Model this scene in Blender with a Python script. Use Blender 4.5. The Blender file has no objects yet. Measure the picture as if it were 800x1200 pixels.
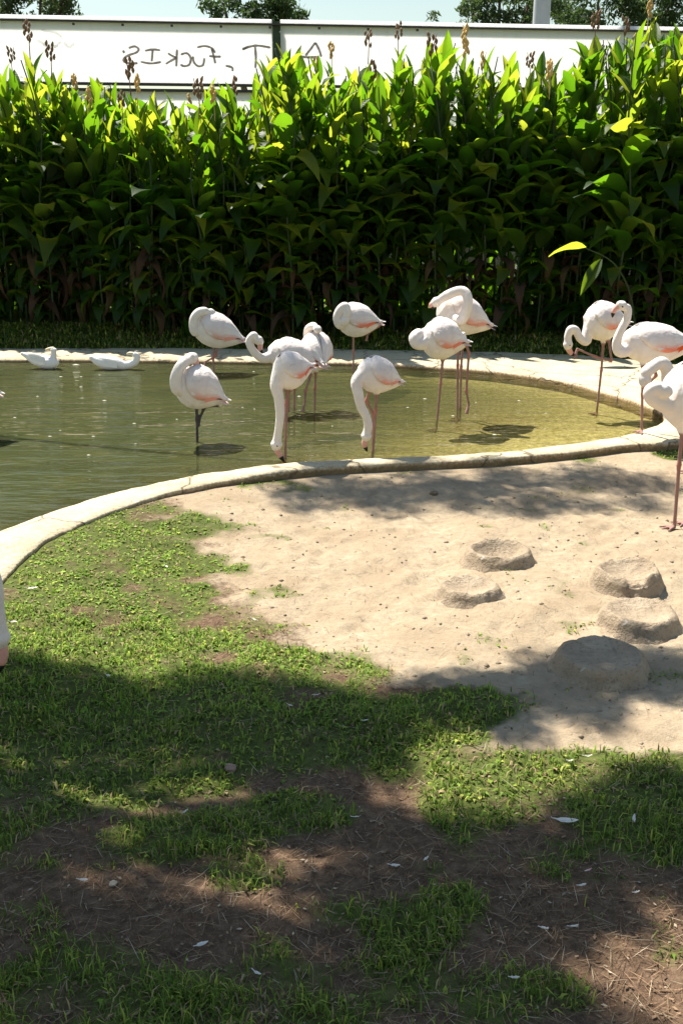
import bpy, bmesh, math, random
import numpy as np
from mathutils import Vector, Matrix, Euler

# ------------------------------------------------------------------ camera, sky, sun, exposure
scn = bpy.context.scene
COL = scn.collection
FPX = 1150.0; CAMH = 1.8; PITCH = math.atan((600 - 230) / FPX)
cam_d = bpy.data.cameras.new('camera'); cam = bpy.data.objects.new('camera', cam_d); COL.objects.link(cam)
cam.location = (0, 0, CAMH); cam.rotation_euler = (math.pi / 2 - PITCH, 0, 0)
cam_d.sensor_fit = 'VERTICAL'; cam_d.sensor_height = 36.0; cam_d.lens = 36.0 * FPX / 1200.0
cam_d.clip_start = 0.05; cam_d.clip_end = 5000
scn.camera = cam

SUN_EL = math.radians(57); SUN_H = Vector((-0.64, 0.77, 0)).normalized()
SUNV = Vector((SUN_H.x * math.cos(SUN_EL), SUN_H.y * math.cos(SUN_EL), math.sin(SUN_EL)))
w = bpy.data.worlds.new('World'); scn.world = w; w.use_nodes = True
nt = w.node_tree; bg = nt.nodes['Background']
sky = nt.nodes.new('ShaderNodeTexSky'); sky.sky_type = 'NISHITA'; sky.sun_disc = False
sky.sun_elevation = SUN_EL; sky.sun_rotation = math.atan2(SUN_H.x, SUN_H.y)
sky.dust_density = 0.4; sky.air_density = 1.7; sky.ozone_density = 1.0
nt.links.new(sky.outputs[0], bg.inputs[0]); bg.inputs[1].default_value = 0.056
sun_d = bpy.data.lights.new('sun', 'SUN'); sun_d.energy = 5.0; sun_d.angle = math.radians(0.55); sun_d.color = (1, 0.95, 0.86)
sun = bpy.data.objects.new('sun', sun_d); COL.objects.link(sun); sun.location = (-6, 8, 12)
sun.rotation_euler = SUNV.to_track_quat('Z', 'Y').to_euler()
scn.view_settings.view_transform = 'Standard'; scn.view_settings.look = 'None'
scn.view_settings.exposure = 1.22; scn.view_settings.gamma = 1.0

rng = np.random.default_rng(11); random.seed(5)

# ------------------------------------------------------------------ helpers
def ray(px, py):
    u = (px - 400) / FPX; v = (600 - py) / FPX
    return np.array([u, math.cos(PITCH) + v * math.sin(PITCH), -math.sin(PITCH) + v * math.cos(PITCH)])
def gp(px, py, z=0.0):
    r = ray(px, py); return np.array([0, 0, CAMH]) + r * (z - CAMH) / r[2]
def at(px, py, Y):
    r = ray(px, py); return np.array([0, 0, CAMH]) + r * Y / r[1]
def mpp(Y, z=0.5):      # metres for one photo pixel at depth Y
    return (Y * math.cos(PITCH) + (CAMH - z) * math.sin(PITCH)) / FPX
def project(x, y, z):
    d = y * math.cos(PITCH) - (z - CAMH) * math.sin(PITCH)
    v = y * math.sin(PITCH) + (z - CAMH) * math.cos(PITCH)
    return 400 + FPX * x / d, 600 - FPX * v / d

def tag(o, label=None, cat=None, group=None, kind=None):
    if label: o['label'] = label
    if cat: o['category'] = cat
    if group: o['group'] = group
    if kind: o['kind'] = kind
    return o
def empty(name, loc):
    o = bpy.data.objects.new(name, None); COL.objects.link(o); o.location = loc; o.empty_display_size = 0.1
    return o
def mk_mesh(name, verts, faces, colors=None, smooth=True):
    me = bpy.data.meshes.new(name)
    me.from_pydata([tuple(map(float, v)) for v in verts], [], faces)
    if colors is not None:
        a = me.color_attributes.new('Col', 'FLOAT_COLOR', 'POINT')
        c = np.ones((len(me.vertices), 4), np.float32); c[:, :3] = np.asarray(colors)[:, :3]
        a.data.foreach_set('color', c.ravel())
    if smooth: me.shade_smooth()
    me.update()
    return me
def add(name, me, mat=None, parent=None, loc=(0, 0, 0)):
    o = bpy.data.objects.new(name, me); COL.objects.link(o); o.location = loc
    if mat and not me.materials: me.materials.append(mat)
    if parent: o.parent = parent
    return o
def mesh_from_arrays(name, V, Fq, colors=None, smooth=False):
    me = bpy.data.meshes.new(name); V = np.asarray(V, np.float32); Fq = np.asarray(Fq, np.int32); k = Fq.shape[1]
    me.vertices.add(len(V)); me.vertices.foreach_set('co', V.ravel())
    me.loops.add(Fq.size); me.loops.foreach_set('vertex_index', Fq.ravel())
    me.polygons.add(len(Fq)); me.polygons.foreach_set('loop_start', np.arange(0, Fq.size, k, dtype=np.int32))
    try: me.polygons.foreach_set('loop_total', np.full(len(Fq), k, np.int32))
    except Exception: pass
    me.update(calc_edges=True); me.validate()
    if colors is not None:
        a = me.color_attributes.new('Col', 'FLOAT_COLOR', 'POINT')
        c = np.ones((len(V), 4), np.float32); c[:, :colors.shape[1]] = colors
        a.data.foreach_set('color', c.ravel())
    if smooth: me.shade_smooth()
    return me

def hash2(ix, iy, s):
    h = np.sin(ix * 127.1 + iy * 311.7 + s * 74.7) * 43758.5453
    return h - np.floor(h)
def vnoise(x, y, s=0):
    ix = np.floor(x); iy = np.floor(y); fx = x - ix; fy = y - iy
    fx = fx * fx * (3 - 2 * fx); fy = fy * fy * (3 - 2 * fy)
    a = hash2(ix, iy, s); b = hash2(ix + 1, iy, s); c = hash2(ix, iy + 1, s); d = hash2(ix + 1, iy + 1, s)
    return (a * (1 - fx) + b * fx) * (1 - fy) + (c * (1 - fx) + d * fx) * fy
def fbm(x, y, s=0, o=4):
    t = 0; a = 0.5; n = 0
    for k in range(o):
        t = t + a * vnoise(x * 2 ** k + 17 * k, y * 2 ** k - 9 * k, s + k); n += a; a *= 0.5
    return t / n
def sstep(a, b, x):
    t = np.clip((x - a) / (b - a), 0, 1); return t * t * (3 - 2 * t)

def catmull(P, n):
    P = np.asarray(P, float); k = len(P)
    out = []
    for i in range(k - 1):
        p0 = P[max(i - 1, 0)]; p1 = P[i]; p2 = P[i + 1]; p3 = P[min(i + 2, k - 1)]
        for j in range(n):
            t = j / n
            out.append(0.5 * (2 * p1 + (p2 - p0) * t + (2 * p0 - 5 * p1 + 4 * p2 - p3) * t * t + (3 * p1 - p0 - 3 * p2 + p3) * t ** 3))
    out.append(P[-1]); return np.array(out)
def tube(P, R, seg=10, sub=4, base=0, squash=None):
    """closed tube through P with radii R -> verts, faces (faces index from base)"""
    Q = catmull(np.c_[np.asarray(P, float), np.asarray(R, float)], sub) if sub > 1 else np.c_[np.asarray(P, float), np.asarray(R, float)]
    C = Q[:, :3]; R = np.maximum(Q[:, 3], 1e-4); n = len(C)
    T = np.gradient(C, axis=0); T /= (np.linalg.norm(T, axis=1)[:, None] + 1e-9)
    ref = np.array([0.13, 1.0, 0.07]); V = []
    N = np.cross(T[0], ref); N /= np.linalg.norm(N) + 1e-9
    for i in range(n):
        N = N - T[i] * N.dot(T[i]); N /= np.linalg.norm(N) + 1e-9
        B = np.cross(T[i], N)
        for j in range(seg):
            a = 2 * math.pi * j / seg
            V.append(C[i] + R[i] * (math.cos(a) * N + math.sin(a) * B))
    V.append(C[0] - T[0] * R[0] * 0.6); V.append(C[-1] + T[-1] * R[-1] * 0.6)
    F = []
    for i in range(n - 1):
        for j in range(seg):
            F.append((base + i * seg + j, base + i * seg + (j + 1) % seg, base + (i + 1) * seg + (j + 1) % seg, base + (i + 1) * seg + j))
    b0 = base + n * seg; b1 = b0 + 1
    for j in range(seg):
        F.append((b0, base + (j + 1) % seg, base + j)); F.append((b1, base + (n - 1) * seg + j, base + (n - 1) * seg + (j + 1) % seg))
    return V, F
def tubes(items, seg=8, sub=4):
    V = []; F = []
    for P, R in items:
        v, f = tube(P, R, seg, sub, len(V)); V += v; F += f
    return V, F
def box(c, s, base=0):
    x, y, z = c; a, b, d = s[0] / 2, s[1] / 2, s[2] / 2
    V = [(x + i * a, y + j * b, z + k * d) for i in (-1, 1) for j in (-1, 1) for k in (-1, 1)]
    F = [(0, 1, 3, 2), (4, 6, 7, 5), (0, 4, 5, 1), (2, 3, 7, 6), (0, 2, 6, 4), (1, 5, 7, 3)]
    return V, [tuple(base + i for i in f) for f in F]

# ------------------------------------------------------------------ materials
class N:
    def __init__(s, name):
        s.m = bpy.data.materials.new(name); s.m.use_nodes = True; s.t = s.m.node_tree; s.t.nodes.clear()
        s.out = s.t.nodes.new('ShaderNodeOutputMaterial')
    def n(s, typ, **kw):
        x = s.t.nodes.new('ShaderNode' + typ)
        for k, v in kw.items(): setattr(x, k, v)
        return x
    def l(s, a, b): s.t.links.new(a, b)
    def coord(s, which='Object'): return s.n('TexCoord').outputs[which]
    def geo(s): return s.n('NewGeometry').outputs['Position']
    def noise(s, vec, scale, detail=4, rough=0.55):
        x = s.n('TexNoise'); x.inputs['Scale'].default_value = scale; x.inputs['Detail'].default_value = detail; x.inputs['Roughness'].default_value = rough
        if vec is not None: s.l(vec, x.inputs['Vector'])
        return x.outputs['Fac']
    def ramp(s, fac, stops):
        x = s.n('ValToRGB'); e = x.color_ramp.elements
        while len(e) < len(stops): e.new(0.5)
        for k, (p, c) in enumerate(stops): e[k].position = p; e[k].color = (*c, 1) if len(c) == 3 else c
        s.l(fac, x.inputs[0]); return x.outputs[0]
    def mix(s, fac, a, b, mode='MIX'):
        x = s.n('Mix', data_type='RGBA', blend_type=mode)
        for idx, v in ((0, fac), (6, a), (7, b)):
            if isinstance(v, (int, float)): x.inputs[idx].default_value = v
            elif isinstance(v, tuple): x.inputs[idx].default_value = (*v, 1)
            else: s.l(v, x.inputs[idx])
        return x.outputs[2]
    def math(s, op, a, b=0.0, clamp=False):
        x = s.n('Math', operation=op, use_clamp=clamp)
        for i, v in enumerate((a, b)):
            if isinstance(v, (int, float)): x.inputs[i].default_value = v
            else: s.l(v, x.inputs[i])
        return x.outputs[0]
    def bump(s, h, strength=0.3, dist=0.01, nrm=None):
        x = s.n('Bump'); x.inputs['Strength'].default_value = strength; x.inputs['Distance'].default_value = dist
        s.l(h, x.inputs['Height'])
        if nrm is not None: s.l(nrm, x.inputs['Normal'])
        return x.outputs[0]
    def pbr(s, color, rough=0.7, normal=None, spec=0.3, **kw):
        x = s.n('BsdfPrincipled')
        if isinstance(color, tuple): x.inputs['Base Color'].default_value = (*color, 1)
        else: s.l(color, x.inputs['Base Color'])
        if isinstance(rough, (int, float)): x.inputs['Roughness'].default_value = rough
        else: s.l(rough, x.inputs['Roughness'])
        x.inputs['Specular IOR Level'].default_value = spec
        if normal is not None: s.l(normal, x.inputs['Normal'])
        for k, v in kw.items(): x.inputs[k].default_value = v
        return x.outputs[0]
    def done(s, sh): s.l(sh, s.out.inputs[0]); return s.m
    def attr(s, name='Col'): return s.n('Attribute', attribute_name=name).outputs['Color']

def mat_simple(name, col, rough=0.7, nscale=20, var=0.25, bump=0.2, bd=0.005, spec=0.3):
    m = N(name); p = m.coord(); f = m.noise(p, nscale, 5)
    c = m.mix(f, tuple(x * (1 - var) for x in col), tuple(min(1, x * (1 + var)) for x in col))
    return m.done(m.pbr(c, rough, m.bump(f, bump, bd), spec))

def mat_ground():
    m = N('ground'); p = m.geo(); a = m.n('Attribute', attribute_name='Col')
    sep = m.n('SeparateColor'); m.l(a.outputs['Color'], sep.inputs[0])
    n1 = m.noise(p, 3, 6); n2 = m.noise(p, 30, 6, 0.7); n3 = m.noise(p, 160, 3, 0.7)
    sand = m.ramp(n2, [(0.25, (0.27, 0.205, 0.135)), (0.55, (0.375, 0.30, 0.205)), (0.8, (0.45, 0.37, 0.265))])
    sand = m.mix(m.ramp(n1, [(0.38, (0, 0, 0)), (0.66, (0.85, 0.85, 0.85))]), sand, (0.30, 0.225, 0.145))
    speck = m.ramp(n3, [(0.30, (1, 1, 1)), (0.40, (0, 0, 0))])
    sand = m.mix(m.math('MULTIPLY', speck, 0.45), sand, (0.20, 0.14, 0.09))
    dirt = m.ramp(n2, [(0.25, (0.046, 0.028, 0.017)), (0.5, (0.118, 0.074, 0.046)), (0.75, (0.21, 0.14, 0.09))])
    dirt = m.mix(m.math('MULTIPLY', m.ramp(n3, [(0.55, (0, 0, 0)), (0.68, (1, 1, 1))]), 0.5), dirt, (0.30, 0.20, 0.12))
    grass = m.ramp(n2, [(0.3, (0.045, 0.055, 0.015)), (0.6, (0.10, 0.12, 0.03)), (0.8, (0.19, 0.17, 0.06))])
    bed = m.ramp(n2, [(0.3, (0.22, 0.19, 0.09)), (0.5, (0.46, 0.41, 0.25)), (0.7, (0.74, 0.67, 0.48))])
    j = m.math('MULTIPLY', m.math('SUBTRACT', n2, 0.5), 0.7)
    s = m.ramp(m.math('ADD', sep.outputs[0], j), [(0.3, (0, 0, 0)), (0.7, (1, 1, 1))])
    g = m.ramp(m.math('ADD', sep.outputs[1], j), [(0.35, (0, 0, 0)), (0.75, (1, 1, 1))])
    c = m.mix(s, dirt, sand); c = m.mix(g, c, grass)
    c = m.mix(sep.outputs[2], c, bed)
    nb = m.bump(n2, 0.6, 0.02); nb = m.bump(n3, 0.5, 0.006, nb)
    return m.done(m.pbr(c, 0.95, nb, 0.1))

def mat_water():
    m = N('pond_water'); p = m.geo()
    a = m.attr(); sep = m.n('SeparateColor'); m.l(a, sep.inputs[0])
    mp = m.n('Mapping'); mp.inputs['Scale'].default_value = (0.45, 1.5, 1); m.l(p, mp.inputs[0])
    n1 = m.noise(mp.outputs[0], 4.5, 3, 0.5); n2 = m.noise(mp.outputs[0], 16, 3, 0.5)
    nb = m.bump(n1, 0.75, 0.035); nb = m.bump(n2, 0.5, 0.010, nb)
    cl = m.noise(p, 1.3, 5, 0.6); cl2 = m.noise(mp.outputs[0], 6, 5, 0.65)
    murk = m.mix(cl, (0.032, 0.040, 0.015), (0.074, 0.080, 0.034))
    murk = m.mix(m.math('MULTIPLY', m.ramp(cl2, [(0.5, (0, 0, 0)), (0.7, (1, 1, 1))]), 0.35), murk, (0.125, 0.115, 0.035))
    d = m.n('BsdfDiffuse'); m.l(murk, d.inputs[0])
    t = m.n('BsdfTransparent'); t.inputs[0].default_value = (0.86, 0.84, 0.62, 1)
    m1 = m.n('MixShader'); m.l(sep.outputs[0], m1.inputs[0]); m.l(t.outputs[0], m1.inputs[1]); m.l(d.outputs[0], m1.inputs[2])
    g = m.n('BsdfGlossy'); g.inputs['Roughness'].default_value = 0.03; m.l(nb, g.inputs['Normal'])
    fr = m.n('Fresnel'); fr.inputs['IOR'].default_value = 1.33; m.l(nb, fr.inputs['Normal'])
    m2 = m.n('MixShader'); m.l(fr.outputs[0], m2.inputs[0]); m.l(m1.outputs[0], m2.inputs[1]); m.l(g.outputs[0], m2.inputs[2])
    return m.done(m2.outputs[0])

def mat_leaf(name, stops, trans, tw=0.45, rough=0.5, spec=0.25, veins=True):
    m = N(name); oi = m.n('ObjectInfo'); p = m.coord()
    c = m.ramp(oi.outputs['Random'], stops)
    f = m.noise(p, 9, 4); c = m.mix(m.math('MULTIPLY', f, 0.6), c, tuple(x * 0.55 for x in stops[0][1]))
    nb = None
    if veins:
        wv = m.n('TexWave', wave_type='BANDS', bands_direction='Y'); wv.inputs['Scale'].default_value = 14; wv.inputs['Distortion'].default_value = 1.5; m.l(p, wv.inputs[0])
        nb = m.bump(wv.outputs['Fac'], 0.25, 0.004)
    b = m.pbr(c, rough, nb, spec)
    tr = m.n('BsdfTranslucent'); tc = m.ramp(oi.outputs['Random'], trans); m.l(tc, tr.inputs[0])
    mx = m.n('MixShader'); mx.inputs[0].default_value = tw; m.l(b, mx.inputs[1]); m.l(tr.outputs[0], mx.inputs[2])
    return m.done(mx.outputs[0])

def mat_vcol(name, rough=0.8, transl=0.0, spec=0.15, bumpsc=None, bs=0.2, bdist=0.004):
    m = N(name); c = m.attr(); nb = None
    if bumpsc:
        p = m.coord(); v = m.n('TexVoronoi'); v.inputs['Scale'].default_value = bumpsc; m.l(p, v.inputs['Vector'])
        f = m.noise(p, bumpsc * 0.5, 4)
        nb = m.bump(m.math('ADD', v.outputs['Distance'], f), bs, bdist)
        c = m.mix(m.math('MULTIPLY', f, 0.25), c, m.mix(0.5, c, (0.62, 0.52, 0.48)))
    b = m.pbr(c, rough, nb, spec)
    if transl:
        tr = m.n('BsdfTranslucent'); m.l(c, tr.inputs[0])
        mx = m.n('MixShader'); mx.inputs[0].default_value = transl; m.l(b, mx.inputs[1]); m.l(tr.outputs[0], mx.inputs[2]); b = mx.outputs[0]
    return m.done(b)

def mat_rim():
    m = N('concrete_rim'); p = m.geo(); n1 = m.noise(p, 4, 6, 0.65); n2 = m.noise(p, 45, 5, 0.7)
    geo = m.n('NewGeometry'); sp = m.n('SeparateXYZ'); m.l(geo.outputs['Normal'], sp.inputs[0])
    top = m.ramp(m.math('MULTIPLY', m.math('ADD', n1, n2), 0.5), [(0.32, (0.36, 0.29, 0.18)), (0.5, (0.52, 0.44, 0.30)), (0.66, (0.61, 0.535, 0.395))])
    side = m.ramp(n2, [(0.3, (0.20, 0.125, 0.065)), (0.7, (0.42, 0.29, 0.165))])
    pz = m.n('SeparateXYZ'); m.l(p, pz.inputs[0])
    f = m.ramp(m.math('ADD', m.math('MULTIPLY', pz.outputs[2], 10.0), m.math('MULTIPLY', m.math('SUBTRACT', n2, 0.5), 0.5)), [(0.70, (0, 0, 0)), (0.92, (1, 1, 1))])
    c = m.mix(f, side, top)
    cr = m.ramp(m.noise(p, 11, 8, 0.75), [(0.30, (1, 1, 1)), (0.36, (0, 0, 0))])
    c = m.mix(m.math('MULTIPLY', cr, 0.35), c, (0.2, 0.15, 0.09))
    al = m.ramp(m.math('ADD', pz.outputs[2], m.math('MULTIPLY', m.math('SUBTRACT', n2, 0.5), 0.02)), [(0.060, (1, 1, 1)), (0.074, (0, 0, 0))])
    c = m.mix(m.math('MULTIPLY', al, m.math('MULTIPLY', n1, 1.1)), c, (0.085, 0.075, 0.03))
    vo = m.n('TexVoronoi', feature='DISTANCE_TO_EDGE'); vo.inputs['Scale'].default_value = 1.1
    pn = m.n('Vectorial') if False else m.n('VectorMath', operation='ADD'); m.l(p, pn.inputs[0])
    wn_ = m.n('TexNoise'); wn_.inputs['Scale'].default_value = 6; m.l(p, wn_.inputs['Vector'])
    ws = m.n('VectorMath', operation='SCALE'); ws.inputs['Scale'].default_value = 0.22; m.l(wn_.outputs['Color'], ws.inputs[0]); m.l(ws.outputs[0], pn.inputs[1]); m.l(pn.outputs[0], vo.inputs['Vector'])
    ck = m.ramp(vo.outputs['Distance'], [(0.004, (1, 1, 1)), (0.012, (0, 0, 0))]); c = m.mix(m.math('MULTIPLY', ck, 0.75), c, (0.10, 0.075, 0.045))
    nb = m.bump(n2, 0.7, 0.014); nb = m.bump(m.math('SUBTRACT', 1.0, ck), 0.6, 0.01, nb)
    return m.done(m.pbr(c, 0.9, nb, 0.15))

def mat_mud():
    m = N('dried_mud'); p = m.coord(); n1 = m.noise(p, 9, 6, 0.65); n2 = m.noise(p, 60, 5, 0.7)
    c = m.ramp(n1, [(0.3, (0.27, 0.205, 0.14)), (0.6, (0.385, 0.305, 0.215)), (0.8, (0.46, 0.375, 0.275))])
    c = m.mix(m.ramp(n2, [(0.34, (0.7, 0.7, 0.7)), (0.47, (0, 0, 0))]), c, (0.19, 0.135, 0.085))
    dr = m.noise(p, 13, 3, 0.5); c = m.mix(m.math('MULTIPLY', m.ramp(dr, [(0.72, (0, 0, 0)), (0.75, (1, 1, 1))]), 0.5), c, (0.62, 0.60, 0.56))
    nb = m.bump(n1, 0.8, 0.04); nb = m.bump(n2, 0.8, 0.012, nb)
    return m.done(m.pbr(c, 0.95, nb, 0.08))

def mat_panel():
    m = N('wall_panel'); p = m.coord('Object'); n1 = m.noise(p, 1.6, 6, 0.6)
    mp = m.n('Mapping'); mp.inputs['Scale'].default_value = (9, 9, 0.5); m.l(p, mp.inputs[0]); st = m.noise(mp.outputs[0], 1, 5, 0.6)
    c = m.mix(n1, (0.76, 0.75, 0.73), (0.82, 0.81, 0.79))
    c = m.mix(m.math('MULTIPLY', m.ramp(st, [(0.5, (0, 0, 0)), (0.8, (1, 1, 1))]), 0.3), c, (0.45, 0.40, 0.36))
    tr = m.n('BsdfTranslucent'); m.l(m.mix(0.6, c, (0.97, 0.97, 0.97)), tr.inputs[0])
    mx = m.n('MixShader'); mx.inputs[0].default_value = 0.82; m.l(m.pbr(c, 0.55, m.bump(n1, 0.1, 0.01), 0.3), mx.inputs[1]); m.l(tr.outputs[0], mx.inputs[2])
    return m.done(mx.outputs[0])

M = {}
M['ground'] = mat_ground(); M['water'] = mat_water(); M['rim'] = mat_rim(); M['mud'] = mat_mud(); M['panel'] = mat_panel()
M['leaf'] = mat_leaf('canna_leaf', [(0.0, (0.015, 0.040, 0.008)), (0.6, (0.026, 0.060, 0.010)), (1.0, (0.055, 0.095, 0.014))],
                     [(0.0, (0.14, 0.36, 0.008)), (0.5, (0.32, 0.54, 0.015)), (1.0, (0.68, 0.74, 0.05))], 0.48)
M['leaf_dry'] = mat_leaf('dry_leaf', [(0.0, (0.055, 0.032, 0.02)), (0.6, (0.085, 0.05, 0.03)), (1.0, (0.10, 0.07, 0.03))],
                         [(0.0, (0.14, 0.08, 0.04)), (1.0, (0.22, 0.14, 0.05))], 0.25, 0.7, 0.15)
M['stem'] = mat_simple('canna_stem', (0.03, 0.05, 0.014), 0.6, 30)
M['seed'] = mat_simple('dry_seed_head', (0.21, 0.13, 0.075), 0.85, 60, 0.4, 0.5)
M['petal'] = mat_simple('wilted_petal', (0.62, 0.42, 0.16), 0.8, 60, 0.3, 0.3)
M['bark'] = mat_simple('bark', (0.13, 0.09, 0.06), 0.95, 14, 0.5, 0.8, 0.03)
M['crown'] = mat_leaf('tree_foliage', [(0.0, (0.045, 0.075, 0.03)), (1.0, (0.075, 0.10, 0.05))], [(0.0, (0.10, 0.18, 0.04)), (1.0, (0.14, 0.20, 0.07))], 0.3, 0.6, 0.2, False)
M['needles'] = mat_leaf('pine_needles', [(0.0, (0.035, 0.065, 0.02)), (1.0, (0.05, 0.08, 0.025))], [(0.0, (0.08, 0.15, 0.03)), (1.0, (0.10, 0.16, 0.04))], 0.2, 0.6, 0.2, False)
M['plumage'] = mat_vcol('plumage', 0.9, 0.05, 0.06, 48, 0.30, 0.005)
M['grass'] = mat_vcol('grass_blades', 0.6, 0.35, 0.2)
M['litter'] = mat_vcol('litter', 0.9, 0.0, 0.1)
M['feather'] = mat_vcol('loose_feather', 0.8, 0.15, 0.1)
M['bill'] = mat_simple('bill_pink', (0.68, 0.36, 0.30), 0.5, 40, 0.15)
M['bill_tip'] = mat_simple('bill_black', (0.015, 0.014, 0.014), 0.4, 40, 0.1)
M['eye'] = mat_simple('eye', (0.05, 0.03, 0.01), 0.15, 10, 0.1, 0)
M['orange'] = mat_simple('duck_bill', (0.66, 0.55, 0.34), 0.5, 40, 0.15)
M['rail'] = mat_simple('dark_rail', (0.075, 0.065, 0.06), 0.6, 12, 0.3)
M['cap'] = mat_simple('white_cap', (0.74, 0.72, 0.69), 0.5, 8, 0.08)
M['green_post'] = mat_simple('green_post', (0.05, 0.075, 0.04), 0.55, 10, 0.3)
M['spray'] = mat_simple('spray_paint', (0.27, 0.25, 0.24), 0.8, 8, 0.55, 0)
M['steel'] = mat_simple('grey_pole', (0.46, 0.48, 0.50), 0.5, 6, 0.1)
def mat_paint(name, col, tw):
    m = N(name); f = m.noise(m.coord(), 9, 5); c = m.mix(f, tuple(x * .75 for x in col), tuple(min(1, x * 1.25) for x in col))
    tr = m.n('BsdfTranslucent'); m.l(c, tr.inputs[0]); mx = m.n('MixShader'); mx.inputs[0].default_value = tw; m.l(m.pbr(c, .8), mx.inputs[1]); m.l(tr.outputs[0], mx.inputs[2]); return m.done(mx.outputs[0])
M['smudge'] = mat_paint('faded_paint', (0.86, 0.85, 0.84), .85); M['spray'] = mat_paint('spray_paint', (0.24, 0.22, 0.21), .6)

# ------------------------------------------------------------------ pond outline
RIMZ = 0.092; WATZ = 0.055
IN = [(-60, 655), (0, 622), (50, 603), (100, 586), (150, 573), (200, 562), (250, 553), (300, 546), (350, 541), (400, 538), (450, 536), (500, 534), (560, 531), (620, 526), (680, 518), (730, 510), (763, 500), (778, 490), (772, 481), (748, 472), (713, 461), (670, 449), (620, 440), (560, 433), (500, 429), (440, 426), (380, 424), (300, 423), (200, 422), (100, 421), (0, 421), (-100, 421)]
OUT = [(-60, 735), (0, 682), (50, 636), (105, 609), (155, 590), (205, 576), (255, 565), (305, 556), (352, 550), (400, 546), (450, 543.5), (500, 541), (560, 538.5), (620, 534), (680, 528), (735, 521), (790, 518), (850, 505), (870, 478), (850, 447), (800, 428), (720, 419), (650, 415), (580, 412.5), (510, 411), (440, 410), (380, 409), (300, 408.5), (200, 408), (100, 408), (0, 408), (-100, 408)]
inn = [gp(a, b, RIMZ)[:2] for a, b in IN] + [np.array(q) for q in ((-5.3, 10.7), (-5.6, 9.2), (-5.5, 7.6), (-5.0, 6.1), (-4.0, 5.0), (-2.9, 4.5))]
outt = [gp(a, b, RIMZ)[:2] for a, b in OUT] + [np.array(q) for q in ((-5.7, 11.2), (-6.0, 9.3), (-5.9, 7.5), (-5.3, 5.8), (-4.2, 4.6), (-2.9, 4.05))]
def closed_catmull(P, n):
    P = np.array(P); k = len(P); o = []
    for i in range(k):
        p0, p1, p2, p3 = P[i - 1], P[i], P[(i + 1) % k], P[(i + 2) % k]
        for j in range(n):
            t = j / n; o.append(0.5 * (2 * p1 + (p2 - p0) * t + (2 * p0 - 5 * p1 + 4 * p2 - p3) * t * t + (3 * p1 - p0 - 3 * p2 + p3) * t ** 3))
    return np.array(o)
INC = closed_catmull(inn, 12); OUTC = closed_catmull(outt, 12)
def sdf(poly, x, y):
    """negative inside"""
    shp = x.shape; x = x.ravel(); y = y.ravel(); d = np.full(x.shape, 1e9); ins = np.zeros(x.shape, bool)
    k = len(poly)
    for i in range(k):
        ax, ay = poly[i]; bx, by = poly[(i + 1) % k]
        ex, ey = bx - ax, by - ay; L = ex * ex + ey * ey + 1e-12
        t = np.clip(((x - ax) * ex + (y - ay) * ey) / L, 0, 1)
        d = np.minimum(d, (x - ax - t * ex) ** 2 + (y - ay - t * ey) ** 2)
        c = ((ay > y) != (by > y)) & (x < (bx - ax) * (y - ay) / (by - ay + 1e-12) + ax)
        ins ^= c
    d = np.sqrt(d); return np.where(ins, -d, d).reshape(shp)
def pond_depth(x, y, din):
    """water depth below the rim foot; din = distance inside the pond"""
    left = np.clip(1.3 - x, 0, 4.5)
    return 0.012 + 0.010 * np.clip(din, 0, 2.5) + np.clip(y - 7.4, 0, 3) * 0.05 * np.clip(din, 0, 1) + left * (0.03 + 0.07 * np.clip(din * 1.6, 0, 1)) * 0.9
NESTS = [(583, 646, 44, 0.080, 'hollow'), (549, 687, 40, 0.056, 'worn'), (733, 673, 44, 0.102, 'notched'), (748, 718, 50, 0.078, 'flat'), (702, 767, 59, 0.074, 'smooth')]

GRASS_BLOBS = [(110, 680, 150, 80, 1.0), (60, 765, 170, 60, 1), (250, 775, 150, 35, .85), (205, 622, 70, 18, .8), (380, 785, 90, 30, .8), (260, 700, 60, 45, .45),
    (150, 835, 270, 60, 1), (400, 860, 180, 48, 1), (560, 828, 75, 25, 1), (510, 850, 90, 30, .8), (310, 770, 60, 40, .5),
    (570, 925, 90, 55, .8), (700, 915, 160, 42, 1), (770, 955, 120, 50, .95), (690, 1003, 115, 28, .95), (640, 890, 120, 16, .6),
    (225, 975, 110, 35, .95), (345, 945, 80, 26, .7), (290, 1022, 70, 25, .75), (40, 930, 80, 45, .65), (160, 910, 120, 35, .9),
    (90, 1165, 180, 55, .8), (230, 1120, 150, 30, .55), (470, 1085, 100, 35, .75), (420, 1150, 130, 40, .8), (600, 1165, 100, 40, .85), (520, 1060, 60, 25, .6), (320, 1185, 140, 35, .95), (20, 1085, 70, 35, .6), (170, 1090, 80, 20, .4), (60, 1230, 300, 40, .9), (500, 1240, 250, 40, .8),
    (317, 577, 42, 8, .75), (785, 532, 28, 11, 1.0), (495, 545, 20, 4, .7), (630, 543, 26, 5, .6), (690, 545, 20, 4, .5), (340, 690, 30, 12, .35), (-120, 820, 200, 200, 1), (930, 930, 120, 70, .9)]
SAND_BLOBS = [(560, 640, 330, 120, 1.3), (720, 720, 260, 120, 1.3), (470, 740, 150, 60, .9), (690, 858, 170, 36, 1.2), (380, 600, 170, 60, 1.0), (900, 650, 300, 250, 1.2), (700, 560, 400, 40, 1.2)]
DENTS = [(*gp(random.uniform(260, 800), random.uniform(575, 900))[:2], random.uniform(.022, .05), random.uniform(.006, .016)) for _ in range(170)]
def blobs(B, px, py):
    v = np.zeros(px.shape)
    for cx, cy, rx, ry, wt in B:
        v = np.maximum(v, wt * np.clip(1.35 - 0.85 * ((px - cx) ** 2 / rx ** 2 + (py - cy) ** 2 / ry ** 2), 0, 1))
    return v
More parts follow.
